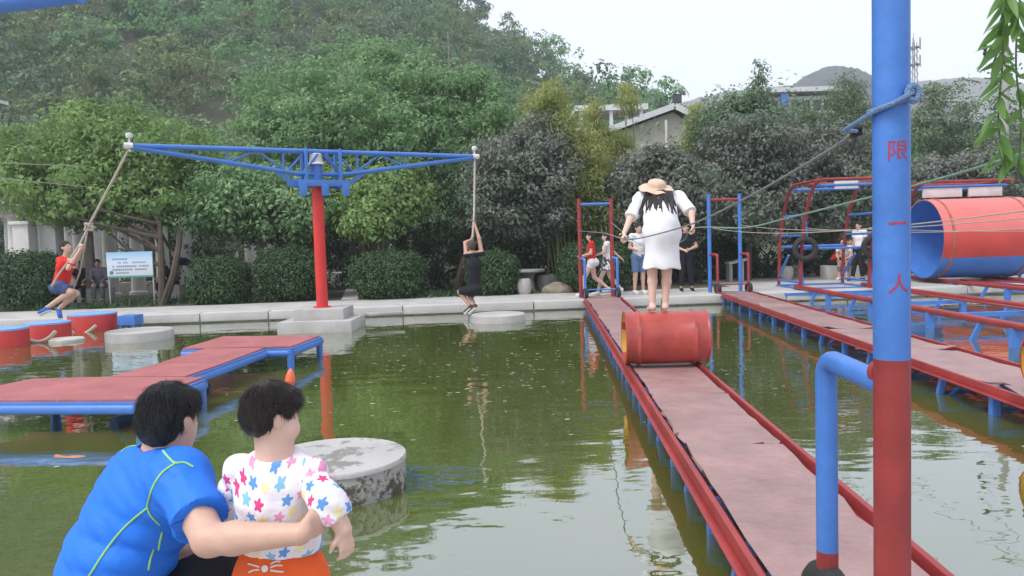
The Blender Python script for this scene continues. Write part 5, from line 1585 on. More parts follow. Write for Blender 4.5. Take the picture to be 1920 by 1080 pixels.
# boy in red swinging in the rope loop
J = px_joints(13.55, dict(pelvis=(114, 535), chest=(122, 500), neck=(124, 481), head=(124, 464, -.02), sL=(113, 489, .15), sR=(136, 490, -.15), eL=(140, 497, .14), wL=(152, 470, .12), eR=(128, 503, -.22), wR=(150, 468, -.06),
     hL=(112, 536, .09), hR=(114, 538, -.09), kL=(143, 550, .12), kR=(133, 548, -.12), aL=(110, 580, .12), aR=(88, 577, -.1), tL=(113, 594, .02), tR=(75, 586, -.14)))
J.update(f=V(.9, -.35, .2), hf=V(.92, -.3, .28), hdL=V(.25, 0, 1), hdR=V(.3, 0, 1))
o, g = person('boy in red shirt and blue shorts swinging in the rope loop', J, .97, SKIN, dict(m=TEE_RED, sleeve=.55, hem=-.03), dict(m=NAVY, kind='shorts', fr=.72), BLUES, h=.010, curl=1.2, palm=dict(L=V(0, -1, 0), R=V(0, 1, 0)))
p = at(131, 492, 13.2)
# white print on the chest, flat against the shirt
sh = [c for c in o.children if c.name.startswith('shirt')][0]
def bvh_of(ob):
    me = ob.data; b_ = WLOC[ob.name]
    return BVHTree.FromPolygons([tuple(np.array(v.co) + b_) for v in me.vertices], [tuple(p_.vertices) for p_ in me.polygons])
def hit(bv, px, py):
    r_ = ray(px, py)
    loc, nn, i_, d_ = bv.ray_cast(Vector(CAM), Vector(r_ / np.linalg.norm(r_)))
    return (None, None) if loc is None else (np.array(loc), np.array(nn))
bv = bvh_of(sh)
loc, nn = hit(bv, 136, 500)
if loc is not None:
    MB().lathe([(0, .0), (.045, .0), (.045, .003), (0, .004)], loc + nn * .001, nn, 14).build('shirt_print', TEE_WHITE, sh)

# man in black hanging on the rope
J = px_joints(16.2, dict(pelvis=(888, 538), chest=(890, 497), neck=(886, 476), head=(884, 460), sL=(874, 477), sR=(903, 474), eL=(872, 455, .2), wL=(884, 449, .16), eR=(898, 446, .05), wR=(890, 420, .14),
     hL=(882, 543, .02), hR=(894, 543, -.02), kL=(862, 547, .30), kR=(880, 553, .34), aL=(882, 574, .1), aR=(890, 573, .0), tL=(872, 585, .22), tR=(880, 585, .12)))
J.update(f=V(-.45, .9, 0), hf=V(-.2, .9, .3), hdL=V(.1, .0, 1), hdR=V(-.1, .1, 1))
person('man in black shirt and shorts hanging from the rope with bent knees', J, .98, SKIN2, dict(m=BLK, sleeve=.45, hem=-.05), dict(m=BLK, kind='shorts', fr=.85), SAND, h=.011, curl=1.2, palm=dict(L=V(1, 0, 0), R=V(-1, 0, 0)), hairm=mat('cropped_brown_hair', (.075, .05, .038), .6, .3, 60, .5, 200))

# walkers and bystanders on the far path
def upright(px, foot_y, d, f, H, opts, arms, legs, label, **kw):
    """a standing or walking figure on the path; offsets in metres in the body frame (right, forward, up)"""
    b = at(px, foot_y, d); b[2] = .012
    s = H / 1.72; F_ = nrm(V(f[0], f[1], 0)); R_ = V(F_[1], -F_[0], 0)
    def q(r_, fw, u): return b + (R_ * r_ + F_ * fw + V(0, 0, u)) * s
    J = dict(pelvis=q(0, 0, .95), chest=q(0, .01, 1.24), neck=q(0, .0, 1.46), head=q(0, .03, 1.585), sL=q(-.165, 0, 1.40), sR=q(.165, 0, 1.40), hL=q(-.085, 0, .90), hR=q(.085, 0, .90), f=F_, hf=kw.pop('hf', F_))
    for k, v_ in {**arms, **legs}.items(): J[k] = q(*v_)
    for k in 'LR':
        if 't' + k not in J:
            J['t' + k] = J['a' + k] + (F_ * .15 + V(0, 0, -.045)) * s
    return person(label, J, s, kw.pop('skin', SKIN), h=kw.pop('h', .011), **opts, **kw)
AD = dict(eL=(-.22, -.02, 1.12), eR=(.22, -.02, 1.12), wL=(-.23, .06, .87), wR=(.23, .06, .87))
upright(1111, 552, 18.95, (-1, .1), 1.60, dict(shirt=dict(m=TEE_RED, sleeve=.5, hem=-.06), bottom=dict(m=TEE_WHITE, kind='shorts', fr=.35), shoes=WHS, hair='long'), dict(eL=(-.21, .02, 1.14), wL=(-.10, .24, 1.08), eR=(.21, -.04, 1.14), wR=(.15, .20, 1.06)),
        dict(kL=(-.09, .20, .50), aL=(-.08, .26, .09), kR=(.09, -.06, .50), aR=(.08, -.42, .20)), 'woman in red t-shirt and white shorts walking behind the red gate', skin=SKINP)
PAT = bpy.data.materials.new('patterned_skirt_cloth'); PAT.use_nodes = True
n, l = PAT.node_tree.nodes, PAT.node_tree.links
tc = n.new('ShaderNodeTexCoord'); vo = n.new('ShaderNodeTexVoronoi'); vo.inputs['Scale'].default_value = 16; l.new(tc.outputs['Object'], vo.inputs['Vector'])
rp_ = n.new('ShaderNodeValToRGB'); rp_.color_ramp.interpolation = 'CONSTANT'; rp_.color_ramp.elements[0].color = (.7, .68, .66, 1); rp_.color_ramp.elements[1].position = .52; rp_.color_ramp.elements[1].color = (.06, .06, .07, 1)
l.new(vo.outputs['Distance'], rp_.inputs[0]); l.new(rp_.outputs[0], n['Principled BSDF'].inputs['Base Color']); n['Principled BSDF'].inputs['Roughness'].default_value = .85
b_ = at(1140, 550, 19.25)
upright(1140, 550, 19.25, (-1, .05), 1.58, dict(shirt=dict(m=TEE_WHITE, sleeve=.35, hem=-.02), bottom=dict(m=PAT, kind='skirt', end=V(b_[0], 19.25, .64), r=.25), shoes=WHS, hair='long'), dict(eL=(-.20, .10, 1.16), wL=(-.16, .28, 1.10), eR=(.22, -.20, 1.16), wR=(.22, -.40, .98)),
        dict(kL=(-.09, .18, .50), aL=(-.08, .28, .09), kR=(.09, -.08, .48), aR=(.08, -.36, .16)), 'woman in white top and patterned skirt walking behind the red gate', skin=SKINP)
upright(1199, 549, 19.2, (.25, -1), 1.78, dict(shirt=dict(m=TEE_WHITE, sleeve=.5, hem=-.08), bottom=dict(m=DENIM, kind='shorts', fr=.9), shoes=WHS), dict(eL=(-.22, -.02, 1.14), wL=(-.10, .20, 1.08), eR=(.22, -.02, 1.13), wR=(.10, .20, 1.06)),
        dict(kL=(-.09, .02, .50), aL=(-.10, .0, .09), kR=(.10, .02, .50), aR=(.12, .0, .09)), 'man in white t-shirt and denim shorts standing on the path')
upright(1287, 545, 19.6, (-.1, -1), 1.76, dict(shirt=dict(m=BLK, sleeve=.6, hem=-.10), bottom=dict(m=BLK, kind='pants', fr=1.85), shoes=BLK), dict(eL=(-.26, .0, 1.12), wL=(-.06, .22, 1.05), eR=(.24, .0, 1.12), wR=(.05, .22, 1.03)),
        dict(kL=(-.10, .02, .50), aL=(-.14, .0, .09), kR=(.10, .02, .50), aR=(.12, .0, .09)), 'man in black polo shirt and trousers standing with joined hands')
upright(1612, 528, 21.8, (-.9, -.4), 1.70, dict(shirt=dict(m=TEE_WHITE, sleeve=.5), bottom=dict(m=BLK, kind='pants', fr=1.85), shoes=BLK, hair='long'), AD, dict(kL=(-.09, .04, .50), aL=(-.10, .0, .09), kR=(.09, .10, .50), aR=(.10, .18, .09)), 'person in white top and black trousers beside the right tyre', h=.013)
# seated people
def seated(px, d, f, s, opts, label, seat=.45, lean=.12, arms=None, **kw):
    b = at(px, 500, d); b[2] = 0
    F_ = nrm(V(f[0], f[1], 0)); R_ = V(F_[1], -F_[0], 0)
    def q(r_, fw, u): return b + (R_ * r_ + F_ * fw + V(0, 0, u)) * s
    z = seat / s + .08
    J = dict(pelvis=q(0, 0, z), chest=q(0, lean, z + .29), neck=q(0, lean * 1.7, z + .50), head=q(0, lean * 2.2 + .02, z + .63), sL=q(-.165, lean * 1.5, z + .44), sR=q(.165, lean * 1.5, z + .44),
             eL=q(-.21, lean + .12, z + .20), eR=q(.21, lean + .12, z + .20), wL=q(-.12, lean + .32, z + .12), wR=q(.12, lean + .32, z + .12), hL=q(-.09, .02, z - .02), hR=q(.09, .02, z - .02),
             kL=q(-.11, .43, z + .0), kR=q(.11, .43, z + .0), aL=q(-.10, .46, .09), aR=q(.12, .44, .09), tL=q(-.10, .62, .045), tR=q(.12, .60, .045), f=F_, hf=kw.pop('hf', F_))
    if arms:
        for k, v_ in arms.items(): J[k] = q(*v_)
    return person(label, J, s, kw.pop('skin', SKIN), h=.014, **opts, **kw)
def seat_block(px, d, f, lab, hgt=.43):
    b = at(px, 500, d); b[2] = 0
    tag(MB().box(b + V(0, 0, hgt / 2), (.6, .5, hgt)).build('stone_block', PALESTONE, loc=b, bevel=.02), lab, 'stone block', 'stone blocks used as seats')
for px, d, f, s, o_, lab, kw in [
    (95, 22.4, (.9, -.5), .97, dict(shirt=dict(m=DKRED, sleeve=.6), bottom=dict(m=DENIM, kind='shorts', fr=.8), shoes=WHS), 'seated person in dark red shirt leaning forward beside the bush', dict(lean=.22)),
    (150, 23.2, (.4, -1), .97, dict(shirt=dict(m=BLK, sleeve=.6), bottom=dict(m=BLK, kind='pants', fr=1.85), shoes=BLK), 'seated person all in black behind the swinging boy', {}),
    (186, 22.6, (.35, -1), 1.0, dict(shirt=dict(m=GREYC, sleeve=1.7), bottom=dict(m=GREYP, kind='pants', fr=1.85), shoes=BLK), 'seated person in grey shirt and trousers beside the sign board', {}),
    (322, 23.6, (-.9, -.4), .95, dict(shirt=dict(m=BLK, sleeve=.9), bottom=dict(m=BLK, kind='pants', fr=1.6), shoes=BLK, hair='long'), 'seated person in black behind the dark maple trunk', {}),
    (1562, 23.3, (.5, -.9), .97, dict(shirt=dict(m=TEE_RED, sleeve=.5), bottom=dict(m=BLK, kind='pants', fr=1.85), shoes=BLK), 'seated person in bright red at the yard table', dict(lean=.25)),
    (1588, 23.0, (-.6, -.8), .97, dict(shirt=dict(m=TEE_WHITE, sleeve=.5), bottom=dict(m=GREYP, kind='pants', fr=1.6), shoes=WHS, hair='long'), 'seated person in white at the yard table', dict(lean=.2))]:
    seated(px, d, f, s, o_, lab, **kw)
    seat_block(px, d, f, 'stone block under the ' + lab.split(' in ')[0].replace('seated ', '') + ' in ' + ' '.join(lab.split(' in ')[1].split()[:2]) if ' in ' in lab else 'stone block under the person in black behind the boy')
# bending woman
b = at(352, 500, 24.2); b[2] = 0
def q(x, y, z): return b + V(x, y, z)
J = dict(pelvis=q(.28, 0, .92), chest=q(-.05, -.05, 1.12), neck=q(-.27, -.08, 1.22), head=q(-.38, -.10, 1.20), sL=q(-.20, .10, 1.18), sR=q(-.20, -.22, 1.16), eL=q(-.28, .12, .90), wL=q(-.42, .05, .68), eR=q(-.28, -.24, .88), wR=q(-.44, -.16, .66),
         hL=q(.28, .09, .88), hR=q(.28, -.09, .88), kL=q(.24, .1, .48), kR=q(.20, -.1, .48), aL=q(.30, .1, .09), aR=q(.26, -.1, .09), tL=q(.14, .1, .045), tR=q(.10, -.1, .045), f=V(-.6, -.1, -.8), hf=V(-.7, -.1, -.7))
person('woman in black with long hair bending over a bench', J, .96, SKIN, dict(m=BLK, sleeve=.6), dict(m=BLK, kind='pants', fr=1.85), BLK, hair='long', h=.013)

# ------------------------------------------------------------------ woman in white on the barrel
dW = 8.05
top = BC[2] + .275 * .97
aL, aR = at(1223, 574, dW), at(1247, 576, dW)
aL[2] = aR[2] = top + .066
J = px_joints(dW, dict(pelvis=(1241, 428, .0), chest=(1238, 385, .20), neck=(1237, 366, .34), head=(1233, 366, .38), sL=(1200, 372, .30), sR=(1274, 370, .30), eL=(1181, 411, .12), eR=(1296, 400, .12), wL=(1170, 438, -.02), wR=(1299, 422, .02),
      hL=(1225, 436, .0), hR=(1256, 436, .0), kL=(1223, 510, .05), kR=(1250, 511, .05)))
J.update(aL=aL, aR=aR, tL=aL + V(-.01, .14, -.045), tR=aR + V(.02, .14, -.045), f=V(0, 1, -.1), hf=V(0, .5, -.87), hdL=nrm(HL - at(1170, 438, 8.03)) + V(0, 0, -.3), hdR=V(.1, 0, -1))
DRESS = cloth('white_dress_cotton', (0.76, 0.75, 0.76), .05, .85, .25, 14)
o, g = person('woman in white dress and straw hat balancing barefoot on the barrel', J, .93, SKINP, None, None, None, hair=None, h=.008, curl=1.3, palm=dict(L=V(1, .2, 0), R=V(-1, .2, 0)), headup=(0, .8, .6))
# dress: bodice, sleeves and straight skirt
hemc = at(1241, 503, dW)
td = nrm(g['neck'] - g['pelvis'])
P = [cone(g['chest'], g['neck'] - td * .05, .150, .085, V(0, .5, -.85), 1.25), cone(g['sL'], g['sR'], .062, .062), cone(g['pelvis'] + V(0, .06, .10), g['chest'], .172, .172, V(0, 1, -.3), 1.25),
     cone(g['pelvis'] + V(0, .05, .10), g['pelvis'] + V(0, -.01, -.05), .165, .170, V(0, 1, 0), 1.1), sleeve(g['pelvis'] + V(0, -.01, -.05), hemc, .172, .192, V(0, 1, 0), 1.15), cone(g['hL'], g['hR'], .115, .115), ell(g['pelvis'] + V(0, -.06, -.01), V(.155, .165, .24))]
for q_ in 'LR':
    P.append(sleeve(g['s' + q_], g['s' + q_] + (g['e' + q_] - g['s' + q_]) * .92, .062, .070))
def dw(X, Y, Z):
    return .009 * np.sin(X * 36 + Z * 5 + 2 * np.sin(Z * 6)) * np.clip((1.55 - Z) * 2, 0, 1) + .004 * np.sin((X + Z * .7) * 60) * np.clip((Z - 1.45) * 4, 0, 1) + .0015 * np.sin(Z * 40 + X * 11)
dress = sdf_obj('dress', P, DRESS, .009, o, k=.05, wob=dw)
hu = g['head']
HRw = basis(V(0, .5, -.87), (0, .85, .5))
# long hair falling over the back of the dress
bvd = bvh_of(dress)
P = [ell(hu, V(.078, .085, .08), HRw)]
rh = np.random.default_rng(11)
for i in range(22):
    u = i / 21.0
    x0 = 1213 + 42 * u; x1 = x0 + (u - .5) * 30 + rh.normal() * 3; y1 = 402 - 14 * math.sin(math.pi * u) * rh.uniform(.2, 1.4)
    last = hu + V(0, -.03, .02)
    for t_ in np.linspace(0, 1, 7):
        loc, nn = hit(bvd, x0 + (x1 - x0) * t_ + 2 * math.sin(t_ * 5 + i), 354 + (y1 - 354) * t_)
        if loc is None: continue
        q_ = loc + nn * .008
        if last is not None and np.linalg.norm(q_ - last) < .25:
            P.append(cone(last, q_, .021 * (1 - .6 * t_), .021 * (1 - .7 * t_), None, 1, .008))
        last = q_
sdf_obj('hair', P, HAIRB, .0065, o, k=.01, relax=0)
# straw hat
hn = nrm(V(0.06, -.34, .94)); hc = at(1231, 349, dW + .24)
STRAW = mat('straw', (0.72, 0.50, 0.37), .8, .18, 40, .8, 90)
hat = None
m_ = MB(); x, y, dn = frame_of(hn); vv, ff = [], []; K = 56
for j, (rr, hh) in enumerate([(.02, .07), (.06, .066), (.086, .052), (.098, .025), (.102, .0), (.13, -.008), (.165, -.016), (.188, -.026), (.192, -.030), (.186, -.032), (.16, -.022), (.104, -.006)]):
    for i in range(K):
        a = 2 * math.pi * i / K
        wv = .010 * math.sin(a * 7) * max(0, (rr - .10) / .1)
        vv.append(hc + dn * (hh + wv) + (x * math.cos(a) + y * math.sin(a)) * rr * (1 + .025 * math.sin(a * 9 + 1) * (rr > .12)))
for j in range(11):
    for i in range(K):
        ff.append((j * K + i, j * K + (i + 1) % K, (j + 1) * K + (i + 1) % K, (j + 1) * K + i))
ff.append(tuple(range(K - 1, -1, -1)))
raw('straw_hat', vv, ff, STRAW, o)
m_ = MB(); m_.tube([at(1165 + 5 * math.cos(a), 441 + 2.5 * math.sin(a), dW - .03 + .02 * math.sin(a)) for a in np.linspace(0, 6.28, 12)], .004, 6); m_.build('bracelet', mat('gold_metal', (.6, .42, .15), .3, metal=1), o)

# ------------------------------------------------------------------ man in blue squatting, arm round the child
hd = 2.15
J = dict(pelvis=at(195, 1180, 2.12), chest=at(272, 945, 2.16), neck=at(305, 862, 2.14), head=at(320, 785, 2.15), sL=at(256, 888, 2.31), sR=at(337, 897, 2.03), eL=at(330, 985, 2.50), wL=at(336, 1020, 2.44), eR=at(392, 1012, 1.85), wR=at(566, 1001, 1.785),
         hL=at(180, 1185, 2.22), hR=at(225, 1190, 2.05), kL=at(330, 1060, 2.62), kR=at(412, 1075, 2.20), f=V(.80, .60, 0), hf=V(.38, .92, -.14), hdR=V(.42, .90, .10), hdL=V(.4, .2, -.6))
J['aL'] = V(J['kL'][0] - .12, 2.42, .22); J['aR'] = V(J['kR'][0] - .10, 2.10, .22)
J['tL'] = J['aL'] + V(.12, .10, -.045); J['tR'] = J['aR'] + V(.13, .09, -.045)
MANBLUE = bpy.data.materials.new('blue_sports_shirt')
MANBLUE = mat('blue_sports_shirt', (0.018, 0.165, 0.68), 0.6, 0.06, 5, 0.4, 16, spec=.3)
g = {k: np.array(v) for k, v in J.items()}
s = 1.0
HRm = basis(g['hf'])
bf = nrm(V(.80, .60, 0)); tdm = nrm(g['neck'] - g['pelvis']); ffm = nrm(bf - tdm * bf.dot(tdm))
torso = [cone(g['pelvis'], at(218, 1060, 2.12), .160, .150, ffm, 1.2), cone(at(218, 1060, 2.12), g['chest'], .150, .150, ffm, 1.25), cone(g['chest'], at(297, 885, 2.14), .150, .082, ffm, 1.25), cone(g['sL'], g['sR'], .060, .062)]
hips = [cone(g['hL'], g['hR'], .12, .12), ell(g['pelvis'] - ffm * .05, V(.16, .16, .14))]
body = torso + hips + [cone(at(300, 880, 2.14), at(318, 815, 2.145), .066, .060)] + head_prims(g['head'], HRm, .86)
body += [cone(g['sR'], g['eR'], .050, .041), cone(g['eR'], g['eR'] * .72 + g['wR'] * .28, .037, .0385), cone(g['eR'] * .72 + g['wR'] * .28, g['wR'], .0385, .025), cone(g['sL'], g['eL'], .055, .045), cone(g['eL'], g['wL'], .044, .030)]
for q_ in 'LR':
    body += [cone(g['h' + q_], g['k' + q_], .095, .062), cone(g['k' + q_], g['a' + q_], .06, .04), cone(g['a' + q_], g['t' + q_], .036, .032)]
body += hand_prims(g['wR'], g['hdR'], V(-.9, .4, .1), .88, .55, 1, .12) + hand_prims(g['wL'], g['hdL'], V(0, -1, 0), .95, .8, 1)
man = sdf_obj('person', body, SKIN, .0065, None, V(g['pelvis'][0], g['pelvis'][1], .14), k=.018)
tag(man, 'squatting man in bright blue sports t-shirt with arm round the toddler', 'person')
face_bits(g['head'], HRm, .86, man)
# hair with a fuller, slightly greying crown
r_, f_, u_ = HRm[:, 0], HRm[:, 1], HRm[:, 2]; c = g['head']
hm = .86
P = [ell(c + (u_ * .032 - f_ * .018) * hm, V(.082, .096, .092) * hm, HRm, .01), ell(c + (-u_ * .012 - f_ * .046) * hm, V(.077, .062, .078) * hm, HRm, .02), ell(c + (f_ * .04 + u_ * .055) * hm, V(.066, .05, .05) * hm, HRm, .02)]
subs = [ell(c + (f_ * .10 - u_ * .05) * hm, V(.088, .085, .10) * hm, HRm)] + [ell(c + (r_ * q_ * .090 - u_ * .028 + f_ * .010) * hm, V(.024, .034, .050) * hm, HRm) for q_ in (-1, 1)]
MH = mat('black_hair_greying', (0.010, 0.010, 0.011), 0.42, 0.6, 90, 1.0, 180, col2=(0.05, 0.05, 0.055), thr=0.70)
hair = sdf_obj('hair', P, MH, .006, man, k=.02, subs=subs, wob=lambda X, Y, Z: .0012 * (np.sin(X * 210 + Z * 60) + np.sin(Y * 240 - Z * 90)))
# loose strands so the outline is not smooth
def strands(ob, n_, L, m_, parent, up_, seed, lift=.12, keep=None, crown=None):
    r0 = np.random.default_rng(seed); me = ob.data; bs_ = WLOC[ob.name]
    co = np.array([v.co for v in me.vertices]) + bs_; no = np.array([v.normal for v in me.vertices])
    ids = r0.integers(0, len(co), n_); mb = MB()
    vv, ff = [], []
    for i in ids:
        p_, nn_ = co[i], no[i]
        if nn_.dot(up_) < -.25 or (keep is not None and not keep(p_)): continue
        tg = nrm(p_ - crown) * .9 + r0.normal(size=3) * .13 - up_ * .3; tg = nrm(tg - nn_ * nn_.dot(tg))
        l_ = L * r0.uniform(.6, 1.4); sd_ = nrm(np.cross(tg, nn_)) * .0008
        a = p_ - nn_ * .002; b_ = p_ + tg * l_ * .5 + nn_ * l_ * lift * .35; e_ = p_ + tg * l_ + nn_ * l_ * lift * .18
        k = len(vv); vv += [a - sd_, a + sd_, b_ + sd_ * .8, b_ - sd_ * .8, e_]
        ff += [(k, k + 1, k + 2, k + 3), (k + 3, k + 2, k + 4)]
    return raw('hair_strands', vv, ff, m_, parent, sm=True)
so_ = strands(hair, 9000, .032, MH, hair, u_, 3, .06, crown=c + u_ * .10 - f_ * .04); so_['kind'] = 'stuff'
# shirt
P = grow(torso, .014) + [cone(g['pelvis'] - tdm * .12, g['pelvis'], .172, .165, ffm, 1.15)]
slv = g['sR'] + (g['eR'] - g['sR']) * .70
P += [sleeve(g['sR'], slv, .066, .069), cone(g['sR'] + V(0, 0, -.01), at(300, 950, 2.08), .07, .09), sleeve(g['sL'], g['sL'] + (g['eL'] - g['sL']) * .6, .072, .078)]
def mw(X, Y, Z):
    t_ = (X * tdm[0] + Y * tdm[1] + Z * tdm[2])
    w1 = 1 - 2 * np.abs(np.sin(t_ * 34 + 2.4 * np.sin(X * 7 + Y * 6) + 1.2 * np.sin(Z * 11)))
    a1 = (X + .9 * Z) * 40 + 2.0 * np.sin(Z * 13)
    w2 = 1 - 2 * np.abs(np.sin(a1))
    return .0055 * w1 * np.clip((.86 - Z) * 3.5, 0.05, 1) + .0035 * w2 * np.clip((.80 - np.abs(Z - .66) * 4), 0, 1) + .0012 * np.sin(t_ * 140 + X * 40)
shirt = sdf_obj('shirt', P, MANBLUE, .0065, man, k=.045, wob=mw, subs=[cone(at(300, 862, 2.15), at(318, 790, 2.16), .060, .075)])
# lime seam piping laid on the shirt
LIME = cloth('lime_piping', (0.30, 0.60, 0.16), .08, .7, .1)
bv = bvh_of(shirt)
def seam(pts, nm='seam_piping', r_=.0028, bvx=None, m_=None, parent=None):
    P2 = spl([V(a, b, 0) for a, b in pts], 40); out_ = []
    for p_ in P2:
        loc, nn = hit(bvx or bv, p_[0], p_[1])
        if loc is not None: out_.append(loc + nn * .0012)
    if len(out_) > 3:
        MB().tube(out_, r_, 6).build(nm, m_ or LIME, parent or shirt)
seam([(306, 846), (316, 858), (328, 868), (346, 868), (362, 876)])
seam([(330, 868), (305, 886), (288, 912), (279, 940), (277, 952), (284, 968), (300, 984)])
seam([(277, 952), (245, 978), (215, 1010), (190, 1045), (168, 1079)])
seam([(304, 997), (300, 1014), (297, 1030)]); seam([(288, 1030), (282, 1048), (278, 1068)])
seam([(228, 848), (240, 838), (256, 836)], r_=.002)
seam([(318, 985), (345, 974), (372, 960), (392, 948)], 'hem_stitch', .0013, None, cloth('blue_stitch', (.01, .09, .42)))
# black trousers
P = grow(hips, .016) + [cone(g['pelvis'], at(205, 1080, 2.12), .155, .13)]
for q_ in 'LR':
    P += [cone(g['h' + q_], g['k' + q_], .112, .082), sleeve(g['k' + q_], g['k' + q_] + (g['a' + q_] - g['k' + q_]) * .85, .082, .062)]
sdf_obj('trousers', P, BLK, .009, man, k=.03, wob=lambda X, Y, Z: .004 * np.sin(X * 60 + Z * 40) * np.sin(Y * 50))
for q_ in 'LR':
    sdf_obj('shoe', [cone(g['a' + q_] + V(-.03, -.02, -.03), g['t' + q_], .046, .042)], BLK, .009, man)

# ------------------------------------------------------------------ toddler in star-printed shirt
dC = 1.95
J = dict(pelvis=at(525, 1075, 1.965), chest=at(520, 930, 1.96), neck=at(516, 850, 1.96), head=at(511, 776, 1.965), sL=at(452, 885, 1.975), sR=at(582, 893, 1.945), eL=at(428, 950, 2.0), wL=at(455, 985, 2.07), eR=at(617, 945, 1.87), wR=at(644, 992, 1.86),
         hf=V(.80, .60, -.12), f=V(.12, 1, 0))
g = {k: np.array(v) for k, v in J.items()}
HRc = basis(g['hf']); hs_ = .70
r_, f_, u_ = HRc[:, 0], HRc[:, 1], HRc[:, 2]; c = g['head']
zf = .14
hL, hR = g['pelvis'] + V(-.045, 0, -.02), g['pelvis'] + V(.05, 0, -.02)
kL, kR = V(hL[0], hL[1] + .01, .36), V(hR[0], hR[1] + .01, .36); anL, anR = V(hL[0] - .005, hL[1], .19), V(hR[0] + .005, hR[1], .19)
tor = [cone(g['pelvis'], g['chest'], .092, .088, V(0, 1, 0), 1.2), cone(g['chest'], at(517, 868, 1.96), .086, .05, V(0, 1, 0), 1.15), cone(g['sL'], g['sR'], .036, .036)]
body = tor + [cone(at(517, 865, 1.96), at(512, 808, 1.962), .050, .047)] + head_prims(c, HRc, hs_, True)
body += [cone(g['sL'], g['eL'], .034, .030), cone(g['eL'], g['wL'], .030, .022), cone(g['sR'], g['eR'], .034, .030), cone(g['eR'], g['wR'], .030, .021)]
body += hand_prims(g['wR'], V(.12, .06, -1), V(-.6, .6, 0), .60, .55, -1) + hand_prims(g['wL'], V(.2, .8, -.4), V(1, 0, 0), .60, .6, 1)
for a_, b_, e_ in ((hL, kL, anL), (hR, kR, anR)):
    body += [cone(a_, b_, .06, .045), cone(b_, e_, .043, .032), cone(e_ + V(0, -.01, -.02), e_ + V(0, .08, -.03), .024, .022)]
kid = sdf_obj('person', body, SKINP, .0042, None, V(g['pelvis'][0], g['pelvis'][1], .14), k=.013)
tag(kid, 'toddler in white star-printed shirt and orange pants standing at the pool edge', 'person')
face_bits(c, HRc, hs_, kid)
P = [ell(c + (u_ * .034 - f_ * .014) * hs_, V(.086, .102, .092) * hs_, HRc, .01), ell(c + (-u_ * .008 - f_ * .050) * hs_, V(.080, .064, .076) * hs_, HRc, .015), ell(c + (f_ * .05 + u_ * .060) * hs_, V(.066, .046, .044) * hs_, HRc, .015)]
subs = [ell(c + (f_ * .100 - u_ * .055) * hs_, V(.095, .080, .108) * hs_, HRc)] + [ell(c + (r_ * q_ * .088 - u_ * .040 + f_ * .008) * hs_, V(.024, .034, .052) * hs_, HRc) for q_ in (-1, 1)]
KH = mat('toddler_dark_hair', (0.020, 0.013, 0.011), 0.42, 0.5, 70, 0.8, 200)
hair = sdf_obj('hair', P, KH, .0045, kid, k=.015, subs=subs, wob=lambda X, Y, Z: .0007 * (np.sin(X * 260 + Z * 90) + np.sin(Y * 230 - Z * 110)))
so_ = strands(hair, 9000, .030, KH, hair, u_, 5, .03, crown=c + (u_ * .115 - f_ * .05) * hs_); so_['kind'] = 'stuff'
# star cloth
STAR = bpy.data.materials.new('star_print_cloth'); STAR.use_nodes = True
n, l = STAR.node_tree.nodes, STAR.node_tree.links
b_ = n['Principled BSDF']; b_.inputs['Roughness'].default_value = .85; b_.inputs['Specular IOR Level'].default_value = .2
def mth(op, a=None, b=None, c_=None):
    q_ = n.new('ShaderNodeMath'); q_.operation = op
    for i, v_ in enumerate((a, b, c_)):
        if v_ is None: continue
        if isinstance(v_, (int, float)): q_.inputs[i].default_value = v_
        else: l.new(v_, q_.inputs[i])
    return q_.outputs[0]
uvn = n.new('ShaderNodeUVMap'); uvn.uv_map = 'UVMap'
su = n.new('ShaderNodeSeparateXYZ'); l.new(uvn.outputs[0], su.inputs[0])
CELL = .0335
vv_ = mth('DIVIDE', su.outputs[1], CELL); row = mth('FLOOR', vv_)
uu_ = mth('ADD', mth('DIVIDE', su.outputs[0], CELL), mth('MULTIPLY', row, 0.43)); colm = mth('FLOOR', uu_)
cmb = n.new('ShaderNodeCombineXYZ'); l.new(colm, cmb.inputs[0]); l.new(row, cmb.inputs[1])
wn = n.new('ShaderNodeTexWhiteNoise'); wn.noise_dimensions = '2D'; l.new(cmb.outputs[0], wn.inputs['Vector'])
sc_ = n.new('ShaderNodeSeparateColor'); l.new(wn.outputs['Color'], sc_.inputs[0])
jx = mth('MULTIPLY_ADD', sc_.outputs[1], .16, .42); jy = mth('MULTIPLY_ADD', sc_.outputs[2], .16, .42)
dx_ = mth('MULTIPLY', mth('SUBTRACT', mth('FRACT', uu_), jx), CELL); dy_ = mth('MULTIPLY', mth('SUBTRACT', mth('FRACT', vv_), jy), CELL)
ang = mth('ARCTAN2', dy_, dx_)
rot = mth('MULTIPLY_ADD', sc_.outputs[1], 1.3, ang)
cs = mth('COSINE', mth('MULTIPLY', rot, 5.0))
rad = mth('MULTIPLY_ADD', cs, .0030, .0110)
ln = mth('SQRT', mth('ADD', mth('MULTIPLY', dx_, dx_), mth('MULTIPLY', dy_, dy_)))
ins_ = mth('LESS_THAN', ln, rad)
rp_ = n.new('ShaderNodeValToRGB'); rp_.color_ramp.interpolation = 'CONSTANT'; e = rp_.color_ramp.elements
cols = [(0, (.62, .06, .20)), (.2, (.12, .30, .62)), (.4, (.80, .68, .38)), (.54, (.70, .30, .46)), (.7, (.22, .46, .62)), (.84, (.70, .66, .72))]
e[0].color = (*cols[0][1], 1); e[1].position = cols[1][0]; e[1].color = (*cols[1][1], 1)
for p_, c_ in cols[2:]:
    q_ = e.new(p_); q_.color = (*c_, 1)
l.new(sc_.outputs[0], rp_.inputs[0])
